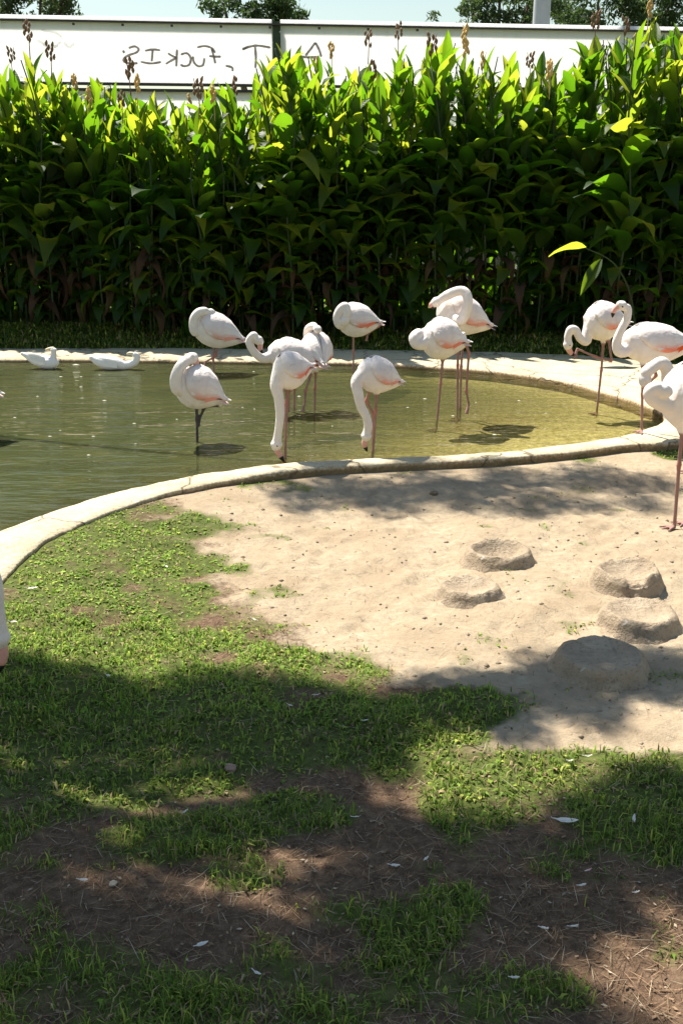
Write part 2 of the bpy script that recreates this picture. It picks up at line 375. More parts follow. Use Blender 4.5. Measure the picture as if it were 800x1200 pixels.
def surface(x, y):
    """z and masks of the ground"""
    din = -sdf(INC, x, y); dout = sdf(OUTC, x, y)
    px, py = project(x, np.maximum(y, 0.9), 0.0)
    n = fbm(x * 2.2, y * 2.2, 1); n2 = fbm(x * 7, y * 7, 5)
    g = np.clip(blobs(GRASS_BLOBS, px, py) + (fbm(x * 6, y * 6, 9) - 0.5) * 1.7, 0, 1)
    far = (y > 7.6) | (np.abs(x) > 2.2 + 0.36 * y)
    g = np.where(far, np.where(y > 7.6, 1.0, sstep(0.35, 0.6, n) * 0.8), g)
    s = np.clip(blobs(SAND_BLOBS, px, py) + (n2 - 0.5) * 0.7 - g * 0.3, 0, 1)
    s = np.where(far, np.where(y > 7.6, 0.05, 0.4), s)
    near_sand = np.clip(1 - dout / 0.8, 0, 1) * (y < 7.6) * (din < 0)
    s = np.clip(s + near_sand * 0.35, 0, 1)
    z = (n - 0.5) * 0.05 + (n2 - 0.5) * 0.034 + (fbm(x * 17, y * 17, 3) - 0.5) * 0.026 * (1 - g)
    if x.size > 4:
        dz = np.zeros(x.shape)
        for a, b, r_, h_ in DENTS:
            q = ((x - a) ** 2 + (y - b) ** 2) / r_ ** 2; dz = dz - h_ * np.exp(-q * 1.6) + h_ * .55 * np.exp(-(np.sqrt(q) - 1.35) ** 2 * 6)
        z = z + dz * (1 - g)
    z = z * sstep(0.0, 0.5, dout) - 0.012
    z = z + (0.048 + 0.036 * sstep(-0.2, -1.3, x)) * (1 - sstep(0.05, 1.0, dout)) * (y < 8.0)
    bank = sstep(11.6, 13.4, y + 0.05 * np.abs(x)) * 0.30
    z = z + bank + 0.05 * sstep(0.0, 0.4, dout) * (y > 8.5) * (1 - sstep(11, 12.6, y)) * 1.2
    inside = dout < -0.03
    zin = np.where(din > -0.05, WATZ - pond_depth(x, y, din) + (n2 - 0.5) * 0.02, -0.10)
    z = np.where(inside, np.minimum(zin, -0.02), z)
    bed = sstep(-0.06, 0.02, din)
    return z, g, s, bed, dout, din

def axis_coords(a, b, step, far, growth=1.35):
    c = list(np.arange(a, b + 1e-6, step)); st = step; lo = a; hi = b; L = []; H = []
    while hi < far:
        st *= growth; hi += st; lo -= st; H.append(hi); L.append(lo)
    return np.array(L[::-1] + c + H)
def build_ground():
    xs = axis_coords(-3.6, 3.6, 0.03, 2500)
    y1 = np.arange(1.2, 7.6, 0.025); y2 = np.arange(7.6, 14, 0.08)
    yb = []; st = 0.05; v = 1.2
    while v > -600: st *= 1.35; v -= st; yb.append(v)
    yf = []; st = 0.1; v = 14
    while v < 2500: st *= 1.3; v += st; yf.append(v)
    ys = np.array(yb[::-1] + list(y1) + list(y2) + yf)
    X, Y = np.meshgrid(xs, ys)
    z, g, s, bed, dout, din = surface(X, Y)
    V = np.c_[X.ravel(), Y.ravel(), z.ravel()]
    nx, ny = len(xs), len(ys); i = np.arange(nx * ny).reshape(ny, nx)
    F = np.c_[i[:-1, :-1].ravel(), i[:-1, 1:].ravel(), i[1:, 1:].ravel(), i[1:, :-1].ravel()]
    me = mesh_from_arrays('ground', V, F, np.c_[s.ravel(), g.ravel(), bed.ravel()], True)
    o = add('ground', me, M['ground']); tag(o, kind='structure')
build_ground()

def build_water():
    xs = np.arange(-5.8, 4.3, 0.07); ys = np.arange(4.0, 11.6, 0.07); X, Y = np.meshgrid(xs, ys)
    d = sdf(INC, X, Y); keep = d < 0.13
    dep = pond_depth(X, Y, -d)
    murk = np.clip(1 - np.exp(-dep * 7.5), 0.0, 0.96)
    idx = -np.ones(X.shape, int); idx[keep] = np.arange(keep.sum())
    V = np.c_[X[keep], Y[keep], np.full(keep.sum(), WATZ)]
    q = keep[:-1, :-1] & keep[:-1, 1:] & keep[1:, 1:] & keep[1:, :-1]
    F = np.c_[idx[:-1, :-1][q], idx[:-1, 1:][q], idx[1:, 1:][q], idx[1:, :-1][q]]
    me = mesh_from_arrays('pond_water', V, F, np.repeat(murk[keep][:, None], 3, 1), True)
    tag(add('pond_water', me, M['water']), kind='structure')
build_water()

def build_rim():
    k = len(INC); V = []; F = []
    for i in range(k):
        a = INC[i]; b = OUTC[i]; t = (b - a); L = np.linalg.norm(t); t = t / L
        e1 = (fbm(np.array(a[0] * 9.), np.array(a[1] * 9.), 3) - 0.5) * 0.05
        e2 = (fbm(np.array(b[0] * 10.), np.array(b[1] * 10.), 7) - 0.5) * 0.13
        zz = (fbm(np.array(b[0] * 3.), np.array(b[1] * 3.), 2) - 0.5) * 0.02
        a2 = a + t * e1; b2 = b + t * e2 * min(1, L)
        prof = [(a2 - t * 0.0, -0.6), (a2, RIMZ - 0.02), (a2 + t * 0.018, RIMZ + zz * .3), (a2 + t * L * 0.35, RIMZ + 0.006 + zz * .4), (a2 + t * L * 0.7, RIMZ + 0.003 + zz * .6), (b2 - t * 0.012, RIMZ + zz * .8 - 0.001), (b2, RIMZ - 0.012 + zz), (b2 - t * (0.01 + abs(e2) * .4), -0.15), (a2 + t * .03, -0.6)]
        for p, z in prof: V.append((p[0], p[1], z))
    m = 9
    for i in range(k):
        j = (i + 1) % k
        for q in range(m): F.append((i * m + q, i * m + (q + 1) % m, j * m + (q + 1) % m, j * m + q))
    me = mk_mesh('pond_rim', V, F); o = add('pond_rim', me, M['rim'])
    bm = bmesh.new(); bm.from_mesh(me); bmesh.ops.recalc_face_normals(bm, faces=bm.faces); bm.to_mesh(me); bm.free()
    tag(o, 'low pale concrete rim curving round the green pond', 'kerb')
build_rim()

# ------------------------------------------------------------------ panel wall with graffiti behind the hedge
def elev(px, py): r = ray(px, py); return r[2] / r[1]
YL = 16.5; ZT = CAMH + YL * elev(0, 17); YR = (ZT - CAMH) / elev(800, 32)
WL = at(0, 17, YL); WR = at(800, 32, YR); wdir = (WR - WL); wdir[2] = 0; wdir /= np.linalg.norm(wdir); wn = np.array([wdir[1], -wdir[0], 0])
def wall_pt(px, py, off=0.0):
    """hit of a sight line with the wall plane, moved off metres towards the pond"""
    r = ray(px, py); o = np.array([0, 0, CAMH]); t = (WL + wn * 0 - o).dot(wn) / r.dot(wn); return o + r * t + wn * off
def wall_s(px, py=60): return (wall_pt(px, py) - WL).dot(wdir)
wall_root = empty('panel_wall', (*((WL + WR) / 2)[:2], 0)); wroot = np.array(wall_root.location)
tag(wall_root, 'long white panel wall with dark rails and grey graffiti behind the hedge', 'wall')
def wall_box(name, s0, s1, z0, z1, d0, d1, mat, parent=None):
    V = []
    for s in (s0, s1):
        for d in (d0, d1):
            for z in (z0, z1):
                p = WL + wdir * s + wn * d; V.append((p[0] - wroot[0], p[1] - wroot[1], z))
    F = [(0, 1, 3, 2), (4, 6, 7, 5), (0, 4, 5, 1), (2, 3, 7, 6), (0, 2, 6, 4), (1, 5, 7, 3)]
    return add(name, mk_mesh(name, V, F, smooth=False), mat, parent or wall_root)
sp0, sp1 = wall_s(319), wall_s(329)
zA = wall_pt(160, 97)[2]; zB = wall_pt(160, 105.5)[2]; zt1 = wall_pt(0, 22)[2]; zt2 = wall_pt(0, 25)[2]
for s0, s1 in ((-6.0, sp0), (sp1, 17.5)):
    wall_box('panel', s0, s1, zA, zt1 - 0.02, -0.012, 0.0, M['panel'])
    wall_box('panel', s0, s1, 2.55, zB - 0.02, -0.02, -0.008, M['panel'])
    wall_box('added_base_wall', s0, s1, 0.0, 2.54, -0.20, 0.02, M['mud'])  # unseen opaque base, added to stop backlight showing through hedge gaps
    wall_box('cap', s0, s1, zt1 + 0.005, ZT, -0.03, 0.03, M['panel'])
    wall_box('lower_rail', s0, s1, zA - 0.035, zA - 0.002, -0.09, 0.035, M['rail'])
    wall_box('lower_rail', s0, s1, zB - 0.018, zB + 0.02, -0.09, 0.03, M['rail'])
wall_box('top_rail', -6.0, 17.5, zt2 + 0.012, zt1 + 0.002, -0.08, 0.04, M['rail'])
wall_box('post', sp0 + 0.012, sp1 - 0.012, 0.0, ZT - 0.02, -0.16, -0.02, M['green_post'])
for k in range(-2, 9):
    s = wall_s(32 + 57 * k); wall_box('bolt', s - .018, s + .018, zt2 - 0.035, zt2 - 0.006, 0.0, 0.04, M['rail'])
def stroke(name, pts, wpx, mat=None):
    P = catmull(np.array(pts, float), 5); V = []; F = []; n = len(P); T = np.gradient(P, axis=0); T /= np.linalg.norm(T, axis=1)[:, None] + 1e-9
    for i in range(n):
        ww = wpx * (0.5 if i in (0, n - 1) else 1) * (0.85 + 0.3 * random.random()) / 2
        for sgn in (-1, 1):
            q = P[i] + sgn * ww * np.array([-T[i][1], T[i][0]])
            for off in (0.004, 0.001):
                p = wall_pt(q[0], q[1], off); V.append(p - wroot)
    for i in range(n - 1):
        a = i * 4; b = a + 4; F += [(a, a + 2, b + 2, b), (a, b, b + 1, a + 1), (a + 2, a + 3, b + 3, b + 2)]
    return add(name, mk_mesh(name, V, F, smooth=False), mat or M['spray'], wall_root)
zf = lambda L: [(130 + x / 5, 40 + y / 5) for x, y in L]
for L in ([(105, 82), (140, 72), (163, 88), (150, 108), (110, 122), (80, 140), (78, 160), (115, 172), (158, 170)], [(72, 95), (80, 112)],
          [(200, 98), (245, 90), (290, 95)], [(246, 92), (243, 125), (240, 160)], [(175, 162), (235, 172), (295, 163)],
          [(388, 90), (386, 140), (384, 190)], [(335, 112), (360, 128), (384, 138)], [(384, 140), (355, 155), (322, 175)],
          [(410, 120), (445, 112), (468, 140), (460, 178), (430, 188), (408, 178)],
          [(480, 130), (487, 165), (512, 188), (540, 180), (548, 140)],
          [(505, 78), (550, 70), (590, 82), (612, 110)], [(590, 82), (605, 140), (612, 172)], [(575, 128), (610, 132), (645, 132)],
          [(672, 185), (710, 196), (712, 218)], [(770, 92), (800, 78)]):
    stroke('graffiti_stroke', zf(L), 2.6)
z2 = lambda L: [(270 + x / 6.154, 10 + y / 6.154) for x, y in L]
for L in ([(85, 292), (140, 275), (200, 268), (290, 282)], [(178, 275), (184, 360), (180, 430)], [(540, 340), (580, 290), (612, 245)], [(612, 245), (640, 300), (655, 350)], [(490, 345), (560, 352), (640, 350)]):
    stroke('graffiti_stroke', z2(L), 2.8)
z4 = lambda L: [(x / 6.154, y / 6.154) for x, y in L]
for L in ([(270, 290), (350, 330), (420, 335)], [(300, 215), (400, 235), (450, 270)], [(460, 300), (500, 340), (540, 310)], [(310, 320), (380, 345), (440, 300)]):
    stroke('faded_scrawl', z4(L), 3.0, M['smudge'])

# ------------------------------------------------------------------ trees
def leaf_cloud(centers, radii, n_per, size, aspect, up=0.0):
    """quads scattered through clumps -> V, F"""
    Vs = []; 
    for c, r, n in zip(centers, radii, n_per):
        d = rng.normal(size=(n, 3)); d /= np.linalg.norm(d, axis=1)[:, None]
        p = np.asarray(c) + d * (np.asarray(r) * rng.random(n)[:, None] ** 0.45)
        a = rng.normal(size=(n, 3)) + np.array([0, 0, up]); a /= np.linalg.norm(a, axis=1)[:, None]
        b = np.cross(a, rng.normal(size=(n, 3))); b /= np.linalg.norm(b, axis=1)[:, None] + 1e-9
        s = size * (0.6 + 0.8 * rng.random(n))[:, None]
        w_ = s * aspect
        Vs.append(np.stack([p - a * s, p + b * w_, p + a * s, p - b * w_], 1).reshape(-1, 3))
    V = np.concatenate(Vs); F = np.arange(len(V)).reshape(-1, 4)
    return V, F
def tree(name, label, base, trunk, limbs, clumps, mat, size, aspect, dens, group):
    """trunk/limbs: (points, radii) in world; clumps: (centre, radius3)"""
    r = empty(name, base); b = np.array(base)
    v, f = tubes([(np.array(P) - b, R) for P, R in [trunk]], 10, 4); add('trunk', mk_mesh('trunk', v, f), M['bark'], r)
    for P, R in limbs:
        v, f = tubes([(np.array(P) - b, R)], 6, 3); add('limb', mk_mesh('limb', v, f), M['bark'], r)
    V, F = leaf_cloud([np.array(c) - b for c, _ in clumps], [rr for _, rr in clumps], [max(20, int(dens * np.prod(rr) ** (2 / 3))) for _, rr in clumps], size, aspect)
    add('crown', mesh_from_arrays('crown', V, F), mat, r)
    tag(r, label, 'tree', group); return r
def background_tree(label, Y, spans, seed):
    R = np.random.default_rng(seed); cl = []; limbs = []
    cx = np.mean([s[0] for s in spans]); b = at(cx, 20, Y); base = np.array([b[0], b[1], 0.0]); zt = b[2]
    fork = base + np.array([0, 0, zt * 0.55])
    for (px, py, rx) in spans:
        c = at(px, py, Y + R.uniform(-.6, .6)); rm = rx * mpp(Y, 5)
        for k in range(12):
            o = R.normal(size=3) * rm * np.array([.55, .5, .5]); q = c + o
            cl.append((q, np.array([.42, .42, .36]) * rm * R.uniform(.6, 1.15)))
        limbs.append(([fork, (fork + c) / 2 + np.array([0, 0, -.2]), c], [0.10, 0.07, 0.03]))
        # lower, hidden mass of the crown
        cl.append((c - np.array([0, 0, rm * 1.2]), np.array([1, .8, .9]) * rm))
    tree('background_tree', label, base, ([base, base + np.array([.1, 0, zt * .3]), fork], [.2, .16, .12]), limbs, cl, M['crown'], 0.075, 0.30, 1900, 'trees beyond the panel wall')
background_tree('grey-green tree top above the left end of the white wall', 25, [(10, 4, 30), (48, 0, 34), (-40, -8, 34), (75, -12, 20)], 1)
background_tree('round grey-green tree top above the dark green wall post', 25, [(262, 4, 26), (300, 2, 38), (338, 4, 30)], 2)
background_tree('broad dark tree crown left of the grey lamp pole behind wall', 24, [(552, 8, 30), (585, 0, 40), (618, 6, 34)], 3)
background_tree('wide leafy tree crown right of the grey lamp pole behind wall', 26, [(660, 8, 34), (700, 2, 44), (745, 10, 40), (785, 4, 34)], 4)

# grey pole behind the wall
pb = at(634, 20, 19.0); v, f = tubes([([(0, 0, 0), (0, 0, 3), (0, 0, 7.5)], [.16, .155, .14])], 20, 3)
pr = empty('lamp_pole', (pb[0], pb[1], 0)); add('shaft', mk_mesh('shaft', v, f), M['steel'], pr)
v, f = tubes([([(0, 0, 0), (0, 0, .3)], [.24, .22])], 16, 2); add('base_collar', mk_mesh('base_collar', v, f), M['steel'], pr)
v, f = tubes([([(0, 0, 7.4), (.3, 0, 7.8), (1.1, 0, 7.95)], [.06, .055, .05])], 8, 4); add('arm', mk_mesh('arm', v, f), M['steel'], pr)
v, f = tubes([([(1.0, 0, 7.93), (1.3, 0, 7.95), (1.7, 0, 7.93)], [.07, .12, .06])], 10, 3); add('lamp_head', mk_mesh('lamp_head', v, f), M['cap'], pr)
tag(pr, 'pale grey lamp pole rising behind the white wall between trees', 'lamp pole')

# shade pines standing left of the picture, their boughs above it
def shadow_clump(px, py, z, r):
    g = gp(px, py); k = (z) / SUNV.z; c = g + np.array(SUNV) * k; return (c, np.array([r, r, r * .55]))
def shade_tree(label, base, top, items, dens, seed, bough=None):
    R = random.Random(seed); cl = []; limbs = []
    b = np.array(base); t = np.array(top)
    for (px, py, r) in items:
        c = shadow_clump(px, py, t[2] + R.uniform(-.5, .7), r); cl.append(c)
        t2 = t if bough is None else np.array(bough)
        mid = (t2 + c[0]) / 2 + np.array([0, 0, .15]); limbs.append(([t2 - np.array([0, 0, R.uniform(0, .8) * (bough is None)]), mid, c[0]], [.022, .014, .007]))
    mid = (b + t) / 2 + np.array([.15, -.1, 0])
    if bough is not None: limbs.append(([t - np.array([0, 0, .3]), (t + np.array(bough)) / 2 + np.array([0, 0, .3]), np.array(bough)], [.03, .018, .012]))
    tree('pine_tree', label, base, ([b, mid, t], [.2, .16, .09]), limbs, cl, M['needles'], 0.10, 0.085, dens, 'shade pines beside the pond')
SH_A = [(10, 815, 0.26), (80, 825, 0.28), (150, 835, 0.28), (220, 822, 0.26), (290, 825, 0.28), (360, 832, 0.26), (425, 845, 0.24), (330, 872, 0.24), (400, 885, 0.24), (300, 885, 0.18), (500, 818, 0.20), (560, 812, 0.22), (615, 805, 0.20),
        (655, 778, 0.20), (705, 785, 0.24), (760, 775, 0.22), (640, 800, 0.16), (790, 800, 0.22), (690, 830, 0.16), (600, 850, 0.15),
        (50, 1000, 0.16), (230, 975, 0.20), (300, 955, 0.18), (365, 945, 0.18), (425, 965, 0.16), (480, 990, 0.18), (560, 990, 0.19), (630, 990, 0.18), (710, 955, 0.18), (780, 925, 0.18), (700, 1005, 0.21), (790, 1000, 0.19), 
        (40, 1070, 0.19), (130, 1090, 0.19), (410, 1050, 0.18), (240, 1100, 0.19), (480, 1055, 0.18), (560, 1065, 0.18), (630, 1075, 0.18), (710, 1060, 0.13), (40, 1150, 0.19), (140, 1165, 0.19), (240, 1165, 0.19), (340, 1145, 0.19), (440, 1130, 0.18), (540, 1135, 0.18), (620, 1160, 0.13),
        (100, 1260, 0.30), (300, 1260, 0.30), (500, 1250, 0.30), (660, 1240, 0.25), (400, 1330, 0.30), (200, 1340, 0.30), (600, 1340, 0.30), (-80, 840, 0.30), (-60, 960, 0.30), (-80, 1080, 0.30), (860, 950, 0.30), (870, 1040, 0.25), (-150, 900, 0.35)]
shade_tree('pine tree with low spreading boughs shading the near grass', (-4.4, 3.6, 0), (-3.3, 5.0, 4.6), SH_A, 11000, 3)
SH_B = [(340, 580, .2), (400, 572, .25), (455, 590, .25), (515, 588, .25), (570, 590, .25), (620, 598, .2), (700, 560, .25), (770, 570, .25), (590, 560, .2), (500, 560, .2), (375, 585, .24), (425, 580, .27), (480, 574, .26), (540, 577, .27), (600, 572, .26), (655, 568, .27), (715, 572, .25), (690, 592, .2), (760, 590, .18), (350, 595, .14), (640, 590, .2)]
shade_tree('pine tree standing left of the pond casting shade on the sand', (-9.2, 11.0, 0), (-7.4, 11.0, 5.4), SH_B, 4600, 4, (-1.9, 9.3, 6.3))

# ------------------------------------------------------------------ canna hedge
def leaf_mesh(name, L, W, arch, fold, wave, seed):
    """leaf along +Y from origin, face up"""
    R = random.Random(seed); nu = 7; V = []; F = []
    for i in range(nu + 1):
        t = i / nu; wd = W * (math.sin(math.pi * min(1, t * 1.0) ** 0.78) ** 0.85 if 0 < t < 1 else 0.02)
        if i == 0: wd = 0.014
        a = arch * t * t
        y = L * (math.sin(a) / a if a > 1e-3 else 1) * t if False else L * t * math.cos(a * 0.6); z = -L * t * math.sin(a * 0.6)
        for j, s in enumerate((-1, -0.5, 0, 0.5, 1)):
            V.append((s * wd, y, z + abs(s) * wd * fold + wave * math.sin(t * 9 + s * 2 + seed) * abs(s) * W * .3))
    for i in range(nu):
        for j in range(4): F.append((i * 5 + j, i * 5 + j + 1, i * 5 + 6 + j, i * 5 + 5 + j))
    return mk_mesh(name, V, F)
LEAVES_UP = [leaf_mesh('leaf', 0.44, 0.085, .30, .40, .3, 1), leaf_mesh('leaf', 0.41, 0.096, .5, .3, .4, 2), leaf_mesh('leaf', 0.44, 0.068, .2, .5, .2, 3), leaf_mesh('leaf', 0.36, 0.09, .7, .25, .6, 4), leaf_mesh('leaf', 0.36, 0.045, .15, .9, .2, 8)]
LEAVES_LOW = [leaf_mesh('leaf', 0.47, 0.115, .75, .25, .5, 5), leaf_mesh('leaf', 0.44, 0.11, 1.1, .25, .6, 6), leaf_mesh('leaf', 0.42, 0.10, 1.6, .3, .7, 7)]
LEAVES_DRY = [leaf_mesh('leaf', 0.44, 0.075, 2.0, .6, 1.2, 9), leaf_mesh('leaf', 0.40, 0.065, 2.3, .8, 1.4, 10)]
for me in LEAVES_UP + LEAVES_LOW: me.materials.append(M['leaf'])
for me in LEAVES_DRY: me.materials.append(M['leaf_dry'])
def stem_mesh(h, seed):
    R = random.Random(seed); P = [(0, 0, -0.1)] + [(R.uniform(-.04, .04) * k, R.uniform(-.04, .04) * k, h * k / 4) for k in range(1, 5)]
    v, f = tubes([(P, [.016, .015, .013, .011, .007])], 6, 2); me = mk_mesh('stem', v, f); me.materials.append(M['stem']); return me
STEMS = {round(h, 1): stem_mesh(h, int(h * 10)) for h in np.arange(1.6, 3.61, 0.1)}
def seedhead_mesh(seed, mat, bits):
    R = random.Random(seed); items = [([(0, 0, 0), (.01, 0, .16), (R.uniform(-.05, .05), 0, .36)], [.006, .005, .004])]
    for k in range(bits):
        z = .20 + .17 * k / bits; a = R.uniform(0, 6.28); d = R.uniform(.015, .045)
        c = np.array([d * math.cos(a), d * math.sin(a), z])
        items.append(([c - [0, 0, .028], c, c + [d * .3, 0, .03]], [.005, .017, .005]))
    v, f = tubes(items, 5, 2); me = mk_mesh('seed_head', v, f); me.materials.append(mat); return me
SEEDS = [seedhead_mesh(k, M['seed'], 9) for k in range(3)]; PETALS = [seedhead_mesh(7 + k, M['petal'], 12) for k in range(2)]
def hz(x): return surface(np.array([[x[0]]]), np.array([[x[1]]]))[0][0, 0]
def put(name, me, parent, loc, az, el, roll=0, sc=1.0):
    o = bpy.data.objects.new(name, me); COL.objects.link(o); o.parent = parent; o.location = loc
    o.rotation_euler = (Matrix.Rotation(az, 3, 'Z') @ Matrix.Rotation(el, 3, 'X') @ Matrix.Rotation(roll, 3, 'Y')).to_euler(); o.scale = (sc,) * 3
    return o
def canna(x, y, h, front, flower, label, group):
    z0 = float(hz((x, y))); h += 0.28 - z0; r = empty('canna_plant', (x, y, z0)); h = float(np.clip(h, 1.6, 3.6)); key = min(STEMS, key=lambda q: abs(q - h))
    put('stem', STEMS[key], r, (0, 0, 0), random.uniform(0, 6.28), 0)
    a0 = random.uniform(0, 6.28)
    lo = 0.22 if front else (0.9 if random.random() < .5 else 1.4)
    nl = int((h - lo) / (0.072 if front else 0.105))
    for k in range(nl):
        t = k / max(1, nl - 1); z = lo + (h - 0.28 - lo) * t + random.uniform(-.06, .06)
        az = a0 + k * 2.4 + random.uniform(-.5, .5)
        top = z > h - 1.0
        if top:
            el = random.uniform(.9, 1.45); me = random.choice(LEAVES_UP); sc = random.uniform(.65, 1.1)
        elif z < 1.0 and front:
            el = random.uniform(-.1, .8); me = random.choice(LEAVES_DRY if random.random() < .26 else LEAVES_LOW); sc = random.uniform(.7, 1.05)
        else:
            el = random.uniform(.35, 1.15); me = random.choice(LEAVES_LOW + LEAVES_UP[:2]); sc = random.uniform(.95, 1.4)
        put('leaf', me, r, (0, 0, z), az, el, random.uniform(-.4, .4), sc)
    put('leaf', random.choice(LEAVES_UP[2:3] + LEAVES_UP[4:]), r, (0, 0, h - .25), a0, 1.42, random.uniform(-.5, .5), random.uniform(.8, 1.0))
    if flower == 1: put('seed_head', random.choice(SEEDS), r, (0, 0, h), random.uniform(0, 6), 0, 0, random.uniform(.9, 1.3))
    elif flower == 2: put('wilted_flower', random.choice(PETALS), r, (0, 0, h - .05), random.uniform(0, 6), 0, 0, random.uniform(.9, 1.2))
    tag(r, label, 'plant', group)
def top_px(px):
    return np.interp(px, [-200, 0, 60, 130, 200, 260, 300, 330, 420, 470, 520, 560, 620, 690, 740, 800, 900], [98, 98, 92, 106, 120, 116, 96, 70, 86, 68, 56, 72, 82, 56, 38, 24, 24])
rows = [12.3, 12.5, 12.85, 13.25, 13.7]
for ri, Yr in enumerate(rows):
    x = -6.4 + 0.13 * ri
    while x < 5.3:
        xx = x + random.uniform(-.09, .09); y = Yr + random.uniform(-.12, .12) - 0.10 * max(0, xx - 1.6) ** 1.3 + 0.5 * float(sstep(-2.0, -3.6, xx))
        px = 400 + FPX * xx / (y * math.cos(PITCH)); ztop = at(px, top_px(px) + random.uniform(-8, 36), y)[2]
        fl = 0
        if ri in (0, 1) and random.random() < .15: fl = 1
        elif random.random() < .07: fl = 2
        seg = int(np.searchsorted([90, 200, 300, 400, 480, 600, 700], px))
        where = ['behind the white ducks at left', 'just left of the far-left sleeping flamingo', 'behind the far-left sleeping flamingo', 'behind the flamingo group in the water', 'behind the sleeping flamingo in the middle', 'behind the flamingo preening at the back', 'left of the head-scratching flamingo', 'at the right end behind the standing flamingos'][seg]
        lab = [('front-row' if ri == 0 else 'deeper-row') + ' canna of the green hedge ' + where, 'canna with dry seed head in hedge ' + where, 'canna with wilted yellow flower in hedge ' + where][fl]
        canna(xx, y, ztop - 0.28, ri == 0, fl, lab, ['cannas of the hedge', 'cannas with dry seed heads', 'cannas with wilted flowers'][fl])
        x += (0.19, 0.21, 0.24, 0.27, 0.30)[ri]
def build_undergrowth():
    cs = [(xx, random.uniform(12.45, 13.8) + .4 * (xx < -2.6), random.uniform(.2, 2.45)) for xx in np.arange(-6.6, 5.6, .042)]
    V, F = leaf_cloud(cs, [np.array([.45, .4, .5])] * len(cs), [46] * len(cs), .17, .30, -1.0)
    tag(add('hedge_undergrowth', mesh_from_arrays('hedge_undergrowth', V, F), M['leaf']), 'tangle of shaded leaves deep inside the canna hedge', 'foliage', kind='stuff')
build_undergrowth()
# the three tall shoots that stand out and the one leaning from the shade
def lone(px, py, Y, fl, lab):
    p = at(px, py, Y); canna(p[0], Y, p[2] - .28 , True, fl, lab, None)
lone(36, 72, 12.65, 1, 'tallest canna at the left end of the hedge, with seed head')
lone(748, 40, 11.7, 0, 'tallest upright canna near the right end of the hedge')
lone(338, 62, 12.05, 0, 'bright yellow-green canna in front of the dark wall post')
r = empty('canna_plant', (*at(742, 396, 11.45)[:2], 0.14)); q0 = np.array(r.location)
sl = [at(744, 398, 11.45) - q0, at(738, 345, 11.3) - q0, at(718, 308, 11.05) - q0, at(686, 291, 10.85) - q0]
v, f = tubes([(sl, [.013, .012, .009, .005])], 6, 4); add('stem', mk_mesh('stem', v, f), M['stem'], r)
put('leaf', LEAVES_UP[0], r, at(686, 290, 10.85) - q0, math.radians(100), math.radians(-3), .5, 1.0)
put('leaf', LEAVES_UP[2], r, at(704, 304, 11.0) - q0, math.radians(115), math.radians(-55), -.7, 1.0)
put('leaf', LEAVES_LOW[0], r, at(738, 345, 11.3) - q0, math.radians(-60), math.radians(20), 0, 1.0)
tag(r, 'canna shoot leaning out of the shade with one sunlit folded leaf', 'plant')

# ------------------------------------------------------------------ flamingo nests
for (cx, cy, rp, hh, kind), lab in zip(NESTS, ('round mud nest mound with a deep hollow top, farthest of five', 'low worn mud nest mound, leftmost of the five on the sand', 'mud nest mound with a notched crumbling rim on the right', 'flat-topped mud nest mound near the right edge, half in shade', 'largest smooth mud nest mound in shade, nearest to the grass')):
    c = gp(cx, cy + rp * 0.20); R0 = rp * mpp(c[1], 0); ns = 56; nr = 22; V = []; F = []; sd = cx
    for i in range(nr + 1):
        t = i / nr
        for j in range(ns):
            a = 2 * math.pi * j / ns; ca, sa = math.cos(a), math.sin(a)
            nz = fbm(np.array(ca * 1.5 + 5), np.array(sa * 1.5 + sd), 3) - .5; fine = fbm(np.array(ca * 6 + t * 3), np.array(sa * 6 + t * 4 + sd), 8) - .5
            if t < .45:      # hollow and lip
                q = t / .45; rr = R0 * .72 * q
                hol = {'hollow': .92, 'worn': .45, 'notched': .42, 'flat': .32, 'smooth': .22}[kind]
                z = hh * (1 - hol * (1 - q ** 3.0)) - hh * .05
            else:
                q = (t - .45) / .55; rr = R0 * (.72 + .27 * q + .14 * max(0, q - .8) * 5 * .6); z = hh * (1 - q ** 2.0 * 1.12) - hh * .05 * (1 - q)
            wv = .9 if kind in ('worn', 'notched') else .5
            e_ = min(1, t * 2.4) ** 2; rr *= 1 + nz * .16 * e_ + fine * .09 * e_; z *= 1 + (nz * wv * .55 + fine * .30 * wv) * e_
            if kind == 'notched' and -1.9 < a - 2 * math.pi * (a > math.pi) < -1.2 and .3 < t < .75: z *= .72
            V.append((rr * ca, rr * sa, z))
    for i in range(nr):
        for j in range(ns): F.append((i * ns + j, i * ns + (j + 1) % ns, (i + 1) * ns + (j + 1) % ns, (i + 1) * ns + j))
    F.append(tuple(range(ns - 1, -1, -1)))
    o = add('nest_mound', mk_mesh('nest_mound', V, F), M['mud'], None, (c[0], c[1], hz(c) - 0.004)); tag(o, lab, 'nest', 'mud nests on the sand')

